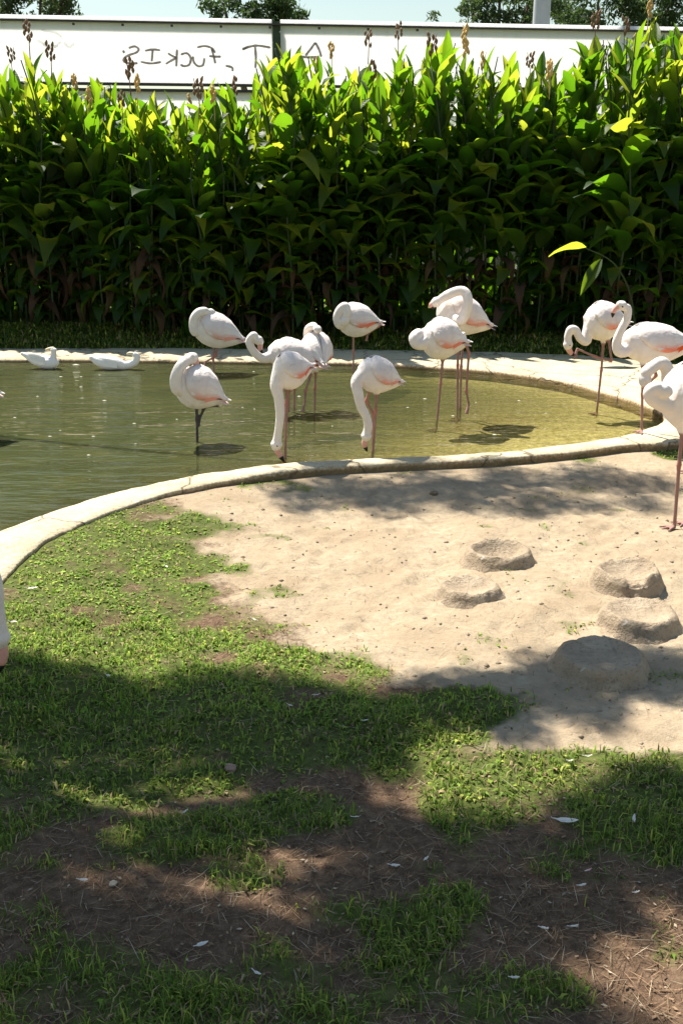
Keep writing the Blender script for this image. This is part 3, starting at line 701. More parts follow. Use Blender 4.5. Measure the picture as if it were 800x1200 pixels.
# ------------------------------------------------------------------ flamingos
WHITE = np.array([.87, .815, .77]); PINK = np.array([.84, .60, .54]); CORAL = np.array([.80, .25, .17]); LEGP = np.array([.30, .165, .135])
PROF_T = [0, .08, .2, .36, .54, .72, .86, .95, 1]; PROF_R = [.10, .28, .54, .85, 1.0, .99, .84, .6, .25]
def remesh(V, F, vox):
    me = mk_mesh('tmp', V, F, smooth=False); o = bpy.data.objects.new('tmp', me); COL.objects.link(o)
    md = o.modifiers.new('r', 'REMESH'); md.mode = 'VOXEL'; md.voxel_size = vox; md.adaptivity = 0
    sm = o.modifiers.new('s', 'SMOOTH'); sm.factor = .5; sm.iterations = 3
    dg = bpy.context.evaluated_depsgraph_get(); ev = o.evaluated_get(dg); res = bpy.data.meshes.new_from_object(ev)
    bpy.data.objects.remove(o); bpy.data.meshes.remove(me); return res
def seg_dist(P, A):
    d = np.full(len(P), 1e9)
    for a, b in zip(A[:-1], A[1:]):
        e = b - a; t = np.clip(((P - a) @ e) / (e @ e + 1e-12), 0, 1); d = np.minimum(d, np.linalg.norm(P - a - t[:, None] * e, axis=1))
    return d
def flamingo(label, foot, ground_z, chest, tail, R, neck, head, legs, bill=None, leg_col=LEGP, eye=None, wide=.92, coral=1.0, toes=True, wing_px=None):
    """pixel positions on the sheet at the bird's own depth; third number = metres towards (-) or away (+)"""
    Y0 = gp(foot[0], foot[1], ground_z)[1]; k = mpp(Y0, .5)
    Pp = lambda q: at(q[0], q[1], Y0 + (q[2] if len(q) > 2 else 0.0))
    base = np.array(gp(foot[0], foot[1], ground_z)); zb = hz(base) if ground_z < RIMZ else RIMZ + .006
    coral = coral * random.uniform(.6, 1.25); cpos = random.uniform(.42, .62); root = empty('flamingo', (base[0], base[1], zb)); rl = np.array(root.location)
    C = Pp(chest) - rl; T = Pp(tail) - rl; Rm = R * k; A = C - T; L = np.linalg.norm(A); A /= L
    U = np.array([0, 0, 1.0]); U = U - A * U.dot(A); U /= np.linalg.norm(U); S = np.cross(A, U)
    def cen(t):
        return T + A * L * t + U * Rm * (-.10 * math.sin(math.pi * min(1, max(0, t))))
    rad = lambda t: Rm * np.interp(t, PROF_T, PROF_R)
    V = []; F = []; sg = 20; nb = 22
    for i in range(nb):
        t = i / (nb - 1); r = rad(t); c = cen(t)
        for j in range(sg):
            a = 2 * math.pi * j / sg; V.append(c + r * (math.cos(a) * U * (1.0 if math.cos(a) > 0 else 1.0) + math.sin(a) * S * wide))
    V.append(cen(0) - A * .01); V.append(cen(1) + A * Rm * .12)
    for i in range(nb - 1):
        for j in range(sg): F.append((i * sg + j, i * sg + (j + 1) % sg, (i + 1) * sg + (j + 1) % sg, (i + 1) * sg + j))
    n0 = nb * sg
    for j in range(sg): F.append((n0, (j + 1) % sg, j)); F.append((n0 + 1, (nb - 1) * sg + j, (nb - 1) * sg + (j + 1) % sg))
    NP = [Pp(q[:2] + (q[3] if len(q) > 3 else 0,)) - rl for q in neck]; NR = [q[2] * k * .92 for q in neck]
    NP = [cen(.80)] + NP; NR = [NR[0] * 1.5] + NR
    H = Pp(head[:2] + (head[3] if len(head) > 3 else 0,)) - rl; hr = head[2] * k
    dirh = H - NP[-1]; dirh /= np.linalg.norm(dirh) + 1e-9
    NP2 = NP + [H - dirh * hr * .75, H, H + dirh * hr * .9]; NR2 = NR + [hr * .78, hr, hr * .62]
    v, f = tube(NP2, NR2, 12, 5, len(V)); V += v; F += f
    legpts = []; joints = []
    for lg in legs:
        LP = [Pp(q) - rl for q in lg['p']]; 
        lift = lg.get('lift', False)
        if not lift:
            e = LP[-1]; tz = hz(e + rl) - rl[2] if ground_z < RIMZ else 0.0
            LP[-1] = np.array([e[0], e[1], max(tz, -0.0) + .006 if ground_z >= RIMZ else tz + .006])
        th = lg.get('thigh', 1.0); r0 = .0115 * lg.get('w', 1.0)
        top = LP[0]; up = cen(.52) * .5 + top * .5; up = np.array([top[0] * .75 + cen(.5)[0] * .25, top[1] * .75 + cen(.5)[1] * .25, top[2] + Rm * .55])
        # feathered thigh
        v, f = tube([up, top, top + (LP[1] - top) * .28], [Rm * .5 * th, Rm * .26 * th, r0 * 1.2], 10, 4, len(V)); V += v; F += f
        rr = [r0 * 1.15] + [r0] * (len(LP) - 1)
        Q = [top]; QR = [r0 * 1.2]
        for i in range(1, len(LP)):
            if i < len(LP) - 1:
                dprev = LP[i] - LP[i - 1]; dn = LP[i + 1] - LP[i]
                Q += [LP[i] - dprev / np.linalg.norm(dprev) * .03, LP[i], LP[i] + dn / np.linalg.norm(dn) * .03]; QR += [r0, r0 * 1.5, r0]; joints.append(LP[i])
            else: Q.append(LP[i]); QR.append(r0 * .95)
        v, f = tube(Q, QR, 8, 2, len(V)); V += v; F += f
        legpts.append(np.array([top + (LP[1] - top) * .25] + LP[1:]))
        if toes:
            e = LP[-1]; dd = np.array(lg.get('toe', (-.75, -.65)))
            for an in (-.55, 0, .55):
                d = np.array([dd[0] * math.cos(an) - dd[1] * math.sin(an), dd[0] * math.sin(an) + dd[1] * math.cos(an), 0]); d /= np.linalg.norm(d)
                if lift: d = np.array([d[0] * .35, d[1] * .35, -.9])
                v, f = tube([e + np.array([0, 0, .008]), e + d * .045 + np.array([0, 0, .006]), e + d * .085 + np.array([0, 0, .002])], [r0 * .9, .0085, .006], 6, 2, len(V)); V += v; F += f
                legpts.append(np.array([e, e + d * .085]))
    me = remesh(V, F, 0.0062); P = np.empty(len(me.vertices) * 3); me.vertices.foreach_get('co', P); P = P.reshape(-1, 3)
    col = np.tile(WHITE, (len(P), 1)); nz = fbm(P[:, 0] * 22, P[:, 2] * 22 + P[:, 1] * 13, 4)
    col = col * (1 - .25 * (nz[:, None] - .3).clip(0)) ; col += (PINK - WHITE) * (0.22 * nz[:, None])
    tt = ((P - T) @ A) / L; hup = ((P - T - A * L * .5) @ U) / Rm
    dn = seg_dist(P, np.array(NP2)); nk = (dn < Rm * .3) & (dn < .07)
    col[nk] = np.array([.83, .755, .69]) * (1 - .06 * nz[nk][:, None])
    for lp in legpts:
        d = seg_dist(P, lp); mk = sstep(.036, .018, d)[:, None]; col = col * (1 - mk) + (leg_col * (.75 + .5 * nz[:, None])) * mk
    for j in joints:
        mk = sstep(.04, .015, np.linalg.norm(P - j, axis=1))[:, None] * .6; col = col * (1 - mk) + np.array([.42, .16, .13]) * mk * (leg_col is LEGP) + leg_col * mk * (leg_col is not LEGP)
    at_ = me.color_attributes.new('Col', 'FLOAT_COLOR', 'POINT'); at_.data.foreach_set('color', np.c_[col.clip(0, 1), np.ones(len(col))].astype(np.float32).ravel())
    me.name = 'body'; me.shade_smooth(); add('body', me, M['plumage'], root)
    # folded wings, each with its long flight feathers
    for sd in (-1, 1):
        nT = 18; nA = 10; V = []; Fw = []; cl = []
        for i in range(nT):
            t = .90 - .92 * i / (nT - 1); u = i / (nT - 1)
            lo = math.radians(np.interp(u, [0, .2, .5, .8, 1], [58, 96, 104, 84, 52])); hi = math.radians(np.interp(u, [0, .15, 1], [22, 2, 1]))
            rt = max(rad(t), Rm * .20) * (1.055 + .05 * math.sin(math.pi * u)) + .004
            for j in range(nA):
                w_ = j / (nA - 1); a = hi + (lo - hi) * w_; rr = rt * (1 + .02 * math.sin(j * 2.3 + i * .9)) - (.010 if j == nA - 1 else 0) - (.035 if i == 0 else .010 if i == 1 else 0)
                V.append(cen(t) + rr * (math.cos(a) * U + math.sin(a) * S * sd * wide)); 
                cf = max(0, 1 - abs(w_ - .95) / .17) * max(0, 1 - abs(u - cpos) / .26) * coral
                n_ = hash2(np.array(float(i)), np.array(float(j)), 3 + sd)
                c_ = WHITE * (.97 - .09 * n_) + (PINK - WHITE) * (.12 + .6 * w_ * u); cl.append(c_ * (1 - min(1, cf * 1.5)) + CORAL * min(1, cf * 1.5))
        for i in range(nT - 1):
            for j in range(nA - 1):
                q = (i * nA + j, i * nA + j + 1, (i + 1) * nA + j + 1, (i + 1) * nA + j); Fw.append(q if sd > 0 else q[::-1])
        wm = mk_mesh('wing', V, Fw, cl); wo = add('wing', wm, M['plumage'], root)
        so = wo.modifiers.new('thickness', 'SOLIDIFY'); so.thickness = .006; so.offset = -1
        V = []; Fw = []; cl = []
        for ri in range(7):
            for b in range(9):
                u = .12 + .10 * ri + random.uniform(-.02, .02); w_ = (b + .5 * (ri % 2) + .3) / 9.4
                t = .90 - .92 * u; lo = math.radians(np.interp(u, [0, .2, .5, .8, 1], [58, 96, 104, 84, 52])); hi = math.radians(3); a = hi + (lo - hi) * w_
                def sp_(tt, aa, off): return cen(tt) + (max(rad(tt), Rm * .2) * 1.09 + off) * (math.cos(aa) * U + math.sin(aa) * S * sd * wide)
                da = math.radians(7.5); ln = .15 * random.uniform(.85, 1.2); i0 = len(V)
                V += [sp_(t + .02, a, -.004), sp_(t - ln * .5, a - da, .004), sp_(t - ln * .45, a, .010), sp_(t - ln * .5, a + da, .004), sp_(t - ln, a + random.uniform(-.08, .08), .012)]
                Fw += [(i0, i0 + 1, i0 + 2), (i0, i0 + 2, i0 + 3), (i0 + 1, i0 + 4, i0 + 2), (i0 + 2, i0 + 4, i0 + 3)]
                cf = min(1, 1.5 * max(0, 1 - abs(w_ - .95) / .17) * max(0, 1 - abs(u - cpos) / .24) * coral)
                c_ = (WHITE * random.uniform(.82, 1.0) + (PINK - WHITE) * random.uniform(.0, .3 + .7 * u)) * (1 - cf) + CORAL * cf; cl += [c_ * .97, c_, c_, c_, c_ * .96]
        add('coverts', mk_mesh('coverts', V, Fw, np.array(cl).clip(0, 1)), M['plumage'], wo)
        V = []; Fw = []; cl = []
        for b in range(8):
            a = math.radians(34 + 9.5 * b); n5 = 6; t0 = .46 - .02 * b; t1 = -.10 + .022 * b
            for i in range(n5):
                u = i / (n5 - 1); t = t0 + (t1 - t0) * u; r_ = max(rad(t), Rm * .16) * 1.11 + .007 + .002 * (b % 2); a2 = a * (1 - .35 * u); w2 = Rm * .085 * (1 - .75 * u ** 3)
                c = cen(t) + r_ * (math.cos(a2) * U + math.sin(a2) * S * sd * wide); tang = -math.sin(a2) * U + math.cos(a2) * S * sd
                V += [c - tang * w2, c + (math.cos(a2) * U + math.sin(a2) * S * sd) * .004, c + tang * w2]
                base_c = WHITE * .96 if b < 5 else PINK * .95
                if b >= 6: base_c = CORAL * 1.0 * coral + PINK * (1 - coral)
                if b == 7 and u > .6: base_c = np.array([.05, .04, .04])
                cl += [base_c * .93, base_c, base_c * .97]
            o0 = b * n5 * 3
            for i in range(n5 - 1):
                for j in range(2): Fw.append((o0 + i * 3 + j, o0 + i * 3 + j + 1, o0 + i * 3 + 4 + j, o0 + i * 3 + 3 + j))
        fm = mk_mesh('flight_feathers', V, Fw, np.array(cl).clip(0, 1)); add('flight_feathers', fm, M['plumage'], wo)
    # tail
    V = []; Fw = []; cl = []
    for b in range(7):
        s = (b - 3) / 3; c0 = cen(.12) + S * s * Rm * .18; c1 = cen(-.11 + .03 * abs(s)) + S * s * Rm * .30; n_ = np.cross(A, S); w2 = Rm * .10
        i0 = len(V); V += [c0 - S * w2, c0 + U * .006, c0 + S * w2, (c0 + c1) / 2 - S * w2, (c0 + c1) / 2 + U * .008, (c0 + c1) / 2 + S * w2, c1]
        Fw += [(i0, i0 + 1, i0 + 4, i0 + 3), (i0 + 1, i0 + 2, i0 + 5, i0 + 4), (i0 + 3, i0 + 4, i0 + 6), (i0 + 4, i0 + 5, i0 + 6)]; cl += [WHITE * .95] * 3 + [PINK] * 4
    add('tail', mk_mesh('tail', V, Fw, cl), M['plumage'], root)
    if bill:
        B = [H + dirh * hr * .45] + [Pp(q) - rl for q in bill]
        ts = np.array(catmull(np.array(B), 6)); n = len(ts); cut = int(n * .66)
        rs = np.interp(np.linspace(0, 1, n), [0, .35, .7, 1], [hr * .66, hr * .56, hr * .42, hr * .10])
        v, f = tube(ts[:cut + 1], rs[:cut + 1], 10, 1); bo = add('bill', mk_mesh('bill', v, f), M['bill'], root)
        v, f = tube(ts[cut:], rs[cut:] * 1.03, 10, 1); add('bill_tip', mk_mesh('bill_tip', v, f), M['bill_tip'], bo)
    if eye:
        side = np.cross(dirh, np.array([0, 1.0, 0])); E = H + np.array([0, -1, 0]) * hr * .88 + side * hr * .15
        v, f = tube([E + np.array([0, .006, 0]), E, E - np.array([0, .004, 0])], [.006, .0075, .004], 8, 1); add('eye', mk_mesh('eye', v, f), M['eye'], root)
    tag(root, label, 'flamingo', 'flamingos at the pond'); return root
g_ = lambda *p, **kw: dict(p=list(p), **kw)
DARK = np.array([.05, .04, .04])
flamingo('sleeping flamingo farthest left at the far rim, tail pointing right', (250, 436), WATZ, (228, 377), (285, 400), 19,
         [(229, 388, 7, -.09), (227, 375, 5.6, -.11), (232, 367, 5.6, -.10), (239, 365, 5.8, -.07)], (247, 367, 5.6, -.03), [g_((251, 401), (250, 419), (250, 438)), g_((257, 402), (253, 417), (241, 424), lift=True, thigh=.6)])
flamingo('flamingo on one dark leg with its head laid on its back', (230, 518), WATZ, (209, 441), (263, 471), 24,
         [(209, 456, 9, -.10), (206, 444, 7.5, -.12), (210, 432, 7, -.10), (217, 424, 7, -.05)], (225, 420, 7.4, .0), [g_((230, 473), (231, 492), (230, 520), w=1.0), g_((258, 474), (240, 477), (235, 488), lift=True, thigh=.5)], leg_col=DARK, bill=[(230, 427, .0), (229, 433, .0)], eye=True)
flamingo('flamingo preening with looped neck behind the feeding flamingo', (338, 482), WATZ, (316, 408), (379, 431), 19,
         [(314, 419, 7, -.05), (305, 419, 5.4, -.07), (296, 410, 5, -.08), (292, 400, 5, -.08), (297, 393, 5, -.08)], (303, 399, 5.6, -.08), [g_((338, 430), (338, 455), (338, 484)), g_((344, 430, .06), (345, 455, .06), (344, 482, .06))], bill=[(305, 408, -.08), (308, 414, -.08)])
flamingo('flamingo seen from behind with one yellowish leg lifted', (368, 480), WATZ, (366, 396, .17), (379, 428, -.16), 17.5,
         [(361, 396, 6, .22), (361, 386, 5.2, .12), (367, 382, 5, .03)], (372, 386, 5, -.03), [g_((370, 432), (369, 455), (368, 482)), g_((366, 434, -.05), (358, 458, -.08), (357, 473, -.08), lift=True, thigh=.6)])
flamingo('feeding flamingo left of two, neck straight down to the rim', (333, 537), WATZ, (321, 436, -.04), (366, 431, .06), 20.5,
         [(324, 452, 8.5, -.06), (327, 468, 6.6, -.07), (328, 488, 5.6, -.08), (326, 506, 5.2, -.08)], (324, 521, 7.2, -.08), [g_((336, 453), (336, 472), (333, 538)), g_((340, 453, .07), (335, 474, .07), (334, 536, .07))], bill=[(327, 532, -.08), (333, 541, -.08)], eye=True)
flamingo('feeding flamingo right of two, neck dropped into the water', (436, 530), WATZ, (421, 431, -.05), (469, 450, .05), 19.5,
         [(418, 447, 8, -.08), (420, 463, 6.6, -.1), (423, 477, 6, -.1), (429, 488, 5.6, -.1), (431, 499, 5.6, -.1)], (429, 511, 6.4, -.1), [g_((441, 458), (440, 482), (436, 531)), g_((433, 457, .05), (429, 470, .05), (438, 486, .06), (436, 528, .06))], bill=[(427, 521, -.1), (430, 529, -.1)])
flamingo('sleeping flamingo at the far rim above the right feeding one', (414, 437), WATZ, (396, 371), (446, 380), 18.5,
         [(398, 380, 6.5, -.11), (395, 371, 5.4, -.13), (399, 362, 5.4, -.13), (405, 359, 5.4, -.13), (406, 367, 5.4, -.15)], (404, 376, 5.4, -.16), [g_((414, 388), (414, 412), (414, 438)), g_((424, 385), (444, 382), (431, 391), lift=True, thigh=.5)])
flamingo('white flamingo with folded neck standing left of the preening one behind', (511, 492), WATZ, (495, 391), (547, 404), 22.5,
         [(496, 402, 9, -.06), (488, 402, 8, -.07), (486, 396, 8, -.06), (491, 392, 8, -.03)], (498, 391, 7, .0), [g_((519, 414), (516, 450), (511, 493)), g_((546, 404), (549, 414), (546, 458), (549, 474), lift=True, thigh=.45)])
flamingo('flamingo preening at the back, neck laid over its wing', (536, 480), WATZ, (514, 357, -.03), (574, 384, .05), 21,
         [(538, 376, 7, -.17), (545, 366, 6.4, -.20), (548, 353, 6, -.20), (545, 343, 6, -.17), (537, 341, 6, -.15), (524, 346, 6, -.15)], (511, 354, 6, -.14), [g_((537, 384), (536, 428), (536, 482)), g_((543, 385, .06), (540, 430, .06), (539, 480, .06))], bill=[(505, 358, -.14), (508, 362, -.14)])
flamingo('flamingo scratching its lowered head with a raised foot', (699, 476), WATZ, (685, 372), (735, 381), 21,
         [(688, 392, 7.5, -.03), (686, 400, 6, -.05), (679, 396, 5.2, -.06), (674, 387, 5, -.06), (668, 386, 5, -.06), (665, 394, 4.8, -.06)], (665, 404, 5.8, -.06), [g_((707, 394), (704, 434), (699, 477)), g_((712, 393, -.03), (716, 423, -.05), (697, 418, -.06), (676, 409, -.06), lift=True, thigh=.7)], bill=[(668, 413, -.06), (673, 417, -.06)], eye=True)
flamingo('flamingo with raised S-shaped neck and coral wing on the rim', (751, 508), RIMZ, (729, 399, 0), (814, 406, .06), 22,
         [(727, 412, 8, -.04), (722, 402, 6, -.05), (727, 387, 5.2, -.06), (734, 373, 5, -.06), (735, 362, 5, -.06)], (728, 358, 5.8, -.06), [g_((753, 419), (752, 462), (751, 508)), g_((763, 419, .08), (768, 440, .08), (757, 452, .1), lift=True, thigh=.5)], bill=[(719, 364, -.06), (717, 372, -.06)], eye=True, coral=1.2)
flamingo('flamingo hidden behind the standing one, only its coiled grey-white neck visible', (806, 556), 0.0, (785, 450, .05), (862, 462, .12), 27,
         [(784, 446, 10, .0), (781, 433, 8.4, -.03), (775, 425, 7.8, -.04), (766, 429, 7.6, -.05), (757, 436, 7.6, -.06)], (755, 445, 7.6, -.06), [g_((806, 474), (806, 515), (806, 556)), g_((815, 474, .07), (815, 515, .07), (815, 554, .07))], bill=[(757, 453, -.06), (765, 456, -.06)])
flamingo('large flamingo standing on the sand at the right edge, neck tucked', (790, 614), 0.0, (779, 456, -.02), (866, 474, .05), 39,
         [(786, 474, 14, -.05), (773, 471, 11, -.08), (764, 466, 10, -.1), (762, 459, 9.4, -.11), (768, 455, 9, -.12)], (777, 458, 9, -.12), [g_((800, 497, -.02), (795, 545, -.02), (790, 613, -.02), w=1.05, toe=(-.95, -.3)), g_((812, 497, .06), (809, 545, .06), (803, 611, .06), w=1.05, toe=(-.95, -.3))])
flamingo('flamingo head hanging into the picture at the left edge', (-90, 850), 0.0, (-90, 590), (-200, 640), 44,
         [(-70, 612, 16, 0), (-45, 622, 12, 0), (-22, 645, 10, 0), (-6, 680, 9.4, 0), (-3, 715, 10, 0)], (-1, 747, 14, 0), [g_((-120, 650), (-118, 740), (-120, 850)), g_((-135, 650, .08), (-133, 740, .08), (-135, 846, .08))], bill=[(3, 770, 0), (-3, 790, 0)])
flamingo('flamingo tail tip just showing at the left edge over the pond', (-38, 512), WATZ, (-62, 436), (-2, 463), 21,
         [(-68, 450, 8, -.05), (-74, 438, 7, -.06), (-68, 424, 6, -.05)], (-58, 420, 7, 0), [g_((-38, 466), (-37, 490), (-38, 514))])

# ------------------------------------------------------------------ white ducks at the far rim
def duck(label, wx, wy, body, neck, head, bill):
    Y0 = gp(wx, wy, WATZ)[1]; k = mpp(Y0, .1); root = empty('white_duck', (*gp(wx, wy, WATZ)[:2], WATZ)); rl = np.array(root.location)
    P = lambda q: at(q[0], q[1], Y0) - rl
    v1, f1 = tube([P(q) for q in body], [q[2] * k * .85 for q in body], 14, 5); V = list(v1); F = list(f1)
    v, f = tube([P(q) for q in neck] + [P(head)], [q[2] * k for q in neck] + [head[2] * k], 10, 4, len(V)); V += v; F += f
    me = remesh(V, F, .007); n = len(me.vertices); a = me.color_attributes.new('Col', 'FLOAT_COLOR', 'POINT'); a.data.foreach_set('color', np.tile([.84, .82, .78, 1], n).astype(np.float32)); me.shade_smooth(); me.name = 'body'
    add('body', me, M['plumage'], root)
    v, f = tube([P(head), P(bill[0]), P(bill[1])], [head[2] * k * .7, head[2] * k * .5, head[2] * k * .3], 8, 3); add('bill', mk_mesh('bill', v, f), M['orange'], root)
    A = P(body[1]); B = P(body[-2]); D = A - B; Dn = D / np.linalg.norm(D)
    for sd in (-1, 1):
        V = []; F = []; cl = []
        for b in range(5):
            c0 = B * .75 + A * .25 + np.array([0, sd * (.055 + .004 * b), .035 - .012 * b]); c1 = A + np.array([0, sd * (.028 + .004 * b), .03 - .012 * b]); up = np.array([0, 0, .014]); i0 = len(V)
            V += [c0 - up, c0 + up, (c0 + c1) / 2 + np.array([0, sd * .02, 0]) + up * 1.3, (c0 + c1) / 2 + np.array([0, sd * .02, 0]) - up * 1.3, c1]; F += [(i0, i0 + 1, i0 + 2, i0 + 3), (i0 + 3, i0 + 2, i0 + 4)]; cl += [(.86, .84, .80)] * 5
        add('wing', mk_mesh('wing', V, F, cl), M['plumage'], root)
    tag(root, label, 'duck', 'white ducks on the pond')
duck('white duck with upright head swimming left of the preening duck', 48, 432, [(25, 414, 2), (32, 417, 4), (42, 422, 7), (54, 425, 8.5), (63, 425, 8), (68, 425, 4)], [(62, 422, 5), (63, 415, 3.2)], (63, 409, 4), [(58, 409), (54, 410)])
duck('white duck preening backwards by the far rim, second from the left', 132, 433, [(106, 418, 3), (113, 422, 6), (124, 425, 9.5), (136, 426, 8.5), (148, 429, 5), (153, 430, 2)], [(148, 428, 5), (158, 425, 4.2), (161, 418, 3.6)], (157, 415, 3.6), [(152, 414), (149, 415)])

# ------------------------------------------------------------------ grass, litter, feathers, floating bits
def build_grass():
    Vs = []; Fs = []; Cs = []; n0 = 0
    for (yA, yB, N_, s0, s1) in ((1.45, 2.6, 150000, .018, .055), (2.6, 4.0, 110000, .014, .038), (4.0, 7.4, 95000, .011, .028), (10.9, 12.6, 60000, .05, .11)):
        y = rng.uniform(yA, yB, N_); hw = .37 * y + .35; x = rng.uniform(-1, 1, N_) * hw * (1.1 if yA > 10 else 1)
        z, g, s, bed, dout, din = surface(x[None], y[None]); z, g, dout = z[0], g[0], dout[0]
        dens = np.clip(g * 1.3 - .30, 0, 1) ** 1.5 * np.where(y < 3.0, .36, np.where(y < 3.9, .62, .85)) * (.30 + .8 * sstep(.38, .62, fbm(x * 13, y * 13, 31))) if yA < 10 else np.full(N_, .95)
        keep = (rng.random(N_) < dens) & (dout > .02); x, y, z, g = x[keep], y[keep], z[keep], g[keep]; n = len(x)
        h = rng.uniform(s0, s1, n) * (.65 + .6 * g); a = rng.uniform(0, 2 * math.pi, n); lean = rng.uniform(.2, 1.3, n); wd = rng.uniform(.0014, .0040, n) * (.6 if yA < 2 else .85 if yA < 3 else 1) * (1.3 if yA > 3 else 1) * (2.2 if yA > 10 else 1)
        broad = (rng.random(n) < (.12 if yA < 2 else .3 if yA < 3 else .62)) & (yA < 10); h = np.where(broad, h * .55, h); wd = np.where(broad, wd * 2.6, wd); lean = np.where(broad, lean + .5, lean)
        dx, dy = np.cos(a), np.sin(a); p0 = np.c_[x, y, z - .004]; mid = p0 + np.c_[dx * h * .28 * lean, dy * h * .28 * lean, h * .62]; tip = p0 + np.c_[dx * h * .8 * lean, dy * h * .8 * lean, h * np.clip(1.05 - .45 * lean, .2, 1)]
        sd = np.c_[-dy, dx, np.zeros(n)] * wd[:, None]
        V = np.stack([p0 - sd, p0 + sd, mid - sd * .9, mid + sd * .9, tip], 1).reshape(-1, 3); b = np.arange(n) * 5 + n0
        Fs.append(np.concatenate([np.c_[b, b + 1, b + 3], np.c_[b, b + 3, b + 2], np.c_[b + 2, b + 3, b + 4]])); n0 += 5 * n
        patch = fbm(x * 2.5, y * 2.5, 21); r = rng.random(n)
        c = np.c_[.15 + .14 * patch, .28 + .11 * patch, .030 + .030 * patch] * (.45 + .95 * r[:, None]) * np.where(y < 3.2, .70, np.where(y > 9, .45, 1.0))[:, None]  # near and far-bank blades toned down: shade put into their colour
        dry = rng.random(n) < (.10 + .22 * (g < .6)); c[dry] = np.array([.38, .29, .15]) * (.6 + .7 * r[dry][:, None])
        yel = rng.random(n) < .15; c[yel & ~dry] = np.array([.38, .42, .07]) * (.8 + .4 * r[yel & ~dry][:, None])
        Vs.append(V); Cs.append(np.repeat(c, 5, 0))
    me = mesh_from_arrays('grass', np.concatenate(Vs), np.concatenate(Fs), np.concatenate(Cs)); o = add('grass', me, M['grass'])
    tag(o, 'patchy green grass growing on the ground before the pond', 'grass', kind='stuff')
build_grass()
def build_litter():
    N_ = 34000; y = 1.45 + 6.0 * rng.random(N_) ** 1.7; x = rng.uniform(-1, 1, N_) * (.37 * y + .3)
    z, g, s, bed, dout, din = surface(x[None], y[None]); z, g, s, dout = z[0], g[0], s[0], dout[0]
    keep = (dout > .03) & (rng.random(N_) < np.where(s > .6, .16, 1.0) * (1 - .5 * g)); x, y, z, s = x[keep], y[keep], z[keep], s[keep]; n = len(x)
    chip = rng.random(n) < .22; L = np.where(chip, rng.uniform(.003, .009, n), rng.uniform(.010, .045, n)); wd = np.where(chip, L * .5, .0009); a = rng.uniform(0, math.pi * 2, n); tz = rng.normal(0, .12, n)
    d = np.c_[np.cos(a), np.sin(a), tz] * L[:, None]; sd = np.c_[-np.sin(a), np.cos(a), np.zeros(n)] * wd[:, None]; p = np.c_[x, y, z + .004 + np.abs(tz) * L]
    V = np.stack([p - d - sd * .2, p - d * .2 + sd, p + d + sd * .2, p + d * .3 - sd], 1).reshape(-1, 3); F = np.arange(4 * n).reshape(-1, 4)
    r = rng.random(n)[:, None]; c = np.array([.25, .16, .095]) * (.3 + .95 * r); c = np.where((rng.random(n) < .12)[:, None], np.array([.40, .32, .22]) * (.6 + .5 * r), c)
    o = add('needle_litter', mesh_from_arrays('needle_litter', V, F, np.repeat(c, 4, 0)), M['litter']); tag(o, 'brown fallen needles and crumbs scattered over the bare soil', 'litter', kind='stuff')
    # clods on the sand
    n = 700; y = rng.uniform(2.6, 6.6, n); x = rng.uniform(-.5, 1, n) * .37 * y; z, g, s, bed, dout, din = surface(x[None], y[None]); k = (s[0] > .5) & (dout[0] > .06); x, y, z = x[k], y[k], z[0][k]; V = []; F = []
    for a, b, c in zip(x, y, z):
        r = random.choice((.004, .006, .008, .013)) * random.uniform(.7, 1.2); i0 = len(V)
        V += [(a + r * random.uniform(.7, 1.2), b, c), (a, b + r, c), (a - r, b, c), (a, b - r * random.uniform(.7, 1.2), c), (a + random.uniform(-.3, .3) * r, b, c + r * .75), (a, b, c - r)]
        F += [(i0 + p, i0 + (p + 1) % 4, i0 + 4) for p in range(4)] + [(i0 + (p + 1) % 4, i0 + p, i0 + 5) for p in range(4)]
    o = add('sand_clods', mk_mesh('sand_clods', V, F), M['mud']); tag(o, 'small crumbs of dried mud on the pale sand', 'mud crumbs', kind='stuff')
build_litter()
def feather(label, px, py, L, az, col=(.80, .74, .64), curl=.25):
    L *= .85; c = gp(px, py); n = 8; V = []; F = []; cl = []
    for i in range(n):
        t = i / (n - 1); wd = L * .15 * math.sin(math.pi * (.08 + .9 * t)) ** .7 * (.35 if t < .15 else 1); x = L * (t - .5); zz = .012 + curl * L * (2 * t - 1) ** 2 * .6
        for s in (-1, 0, 1): V.append((x, s * wd + .06 * L * math.sin(t * 3), zz + (.22 * wd if s else 0) + .003 * random.random())); cl.append(np.array(col) * (1 if s else .9))
    for i in range(n - 1):
        for j in range(2): F.append((i * 3 + j, i * 3 + j + 1, i * 3 + 4 + j, i * 3 + 3 + j))
    o = add('feather', mk_mesh('feather', V, F, cl), M['feather'], None, (c[0], c[1], hz(c) + (.012))); o.rotation_euler = (random.uniform(-.3, .3), random.uniform(-.15, .15), az)
    qv, qf = tube([(-L * .62, .0, .014 + curl * L * .7), (-L * .3, .02 * L, .016), (L * .3, .03 * L, .016)], [.0012, .0011, .0006], 5, 2)
    add('quill', mk_mesh('quill', qv, qf, np.tile([.75, .72, .68], (len(qv), 1))), M['feather'], o)
    tag(o, label, 'feather', 'feathers dropped on the ground')
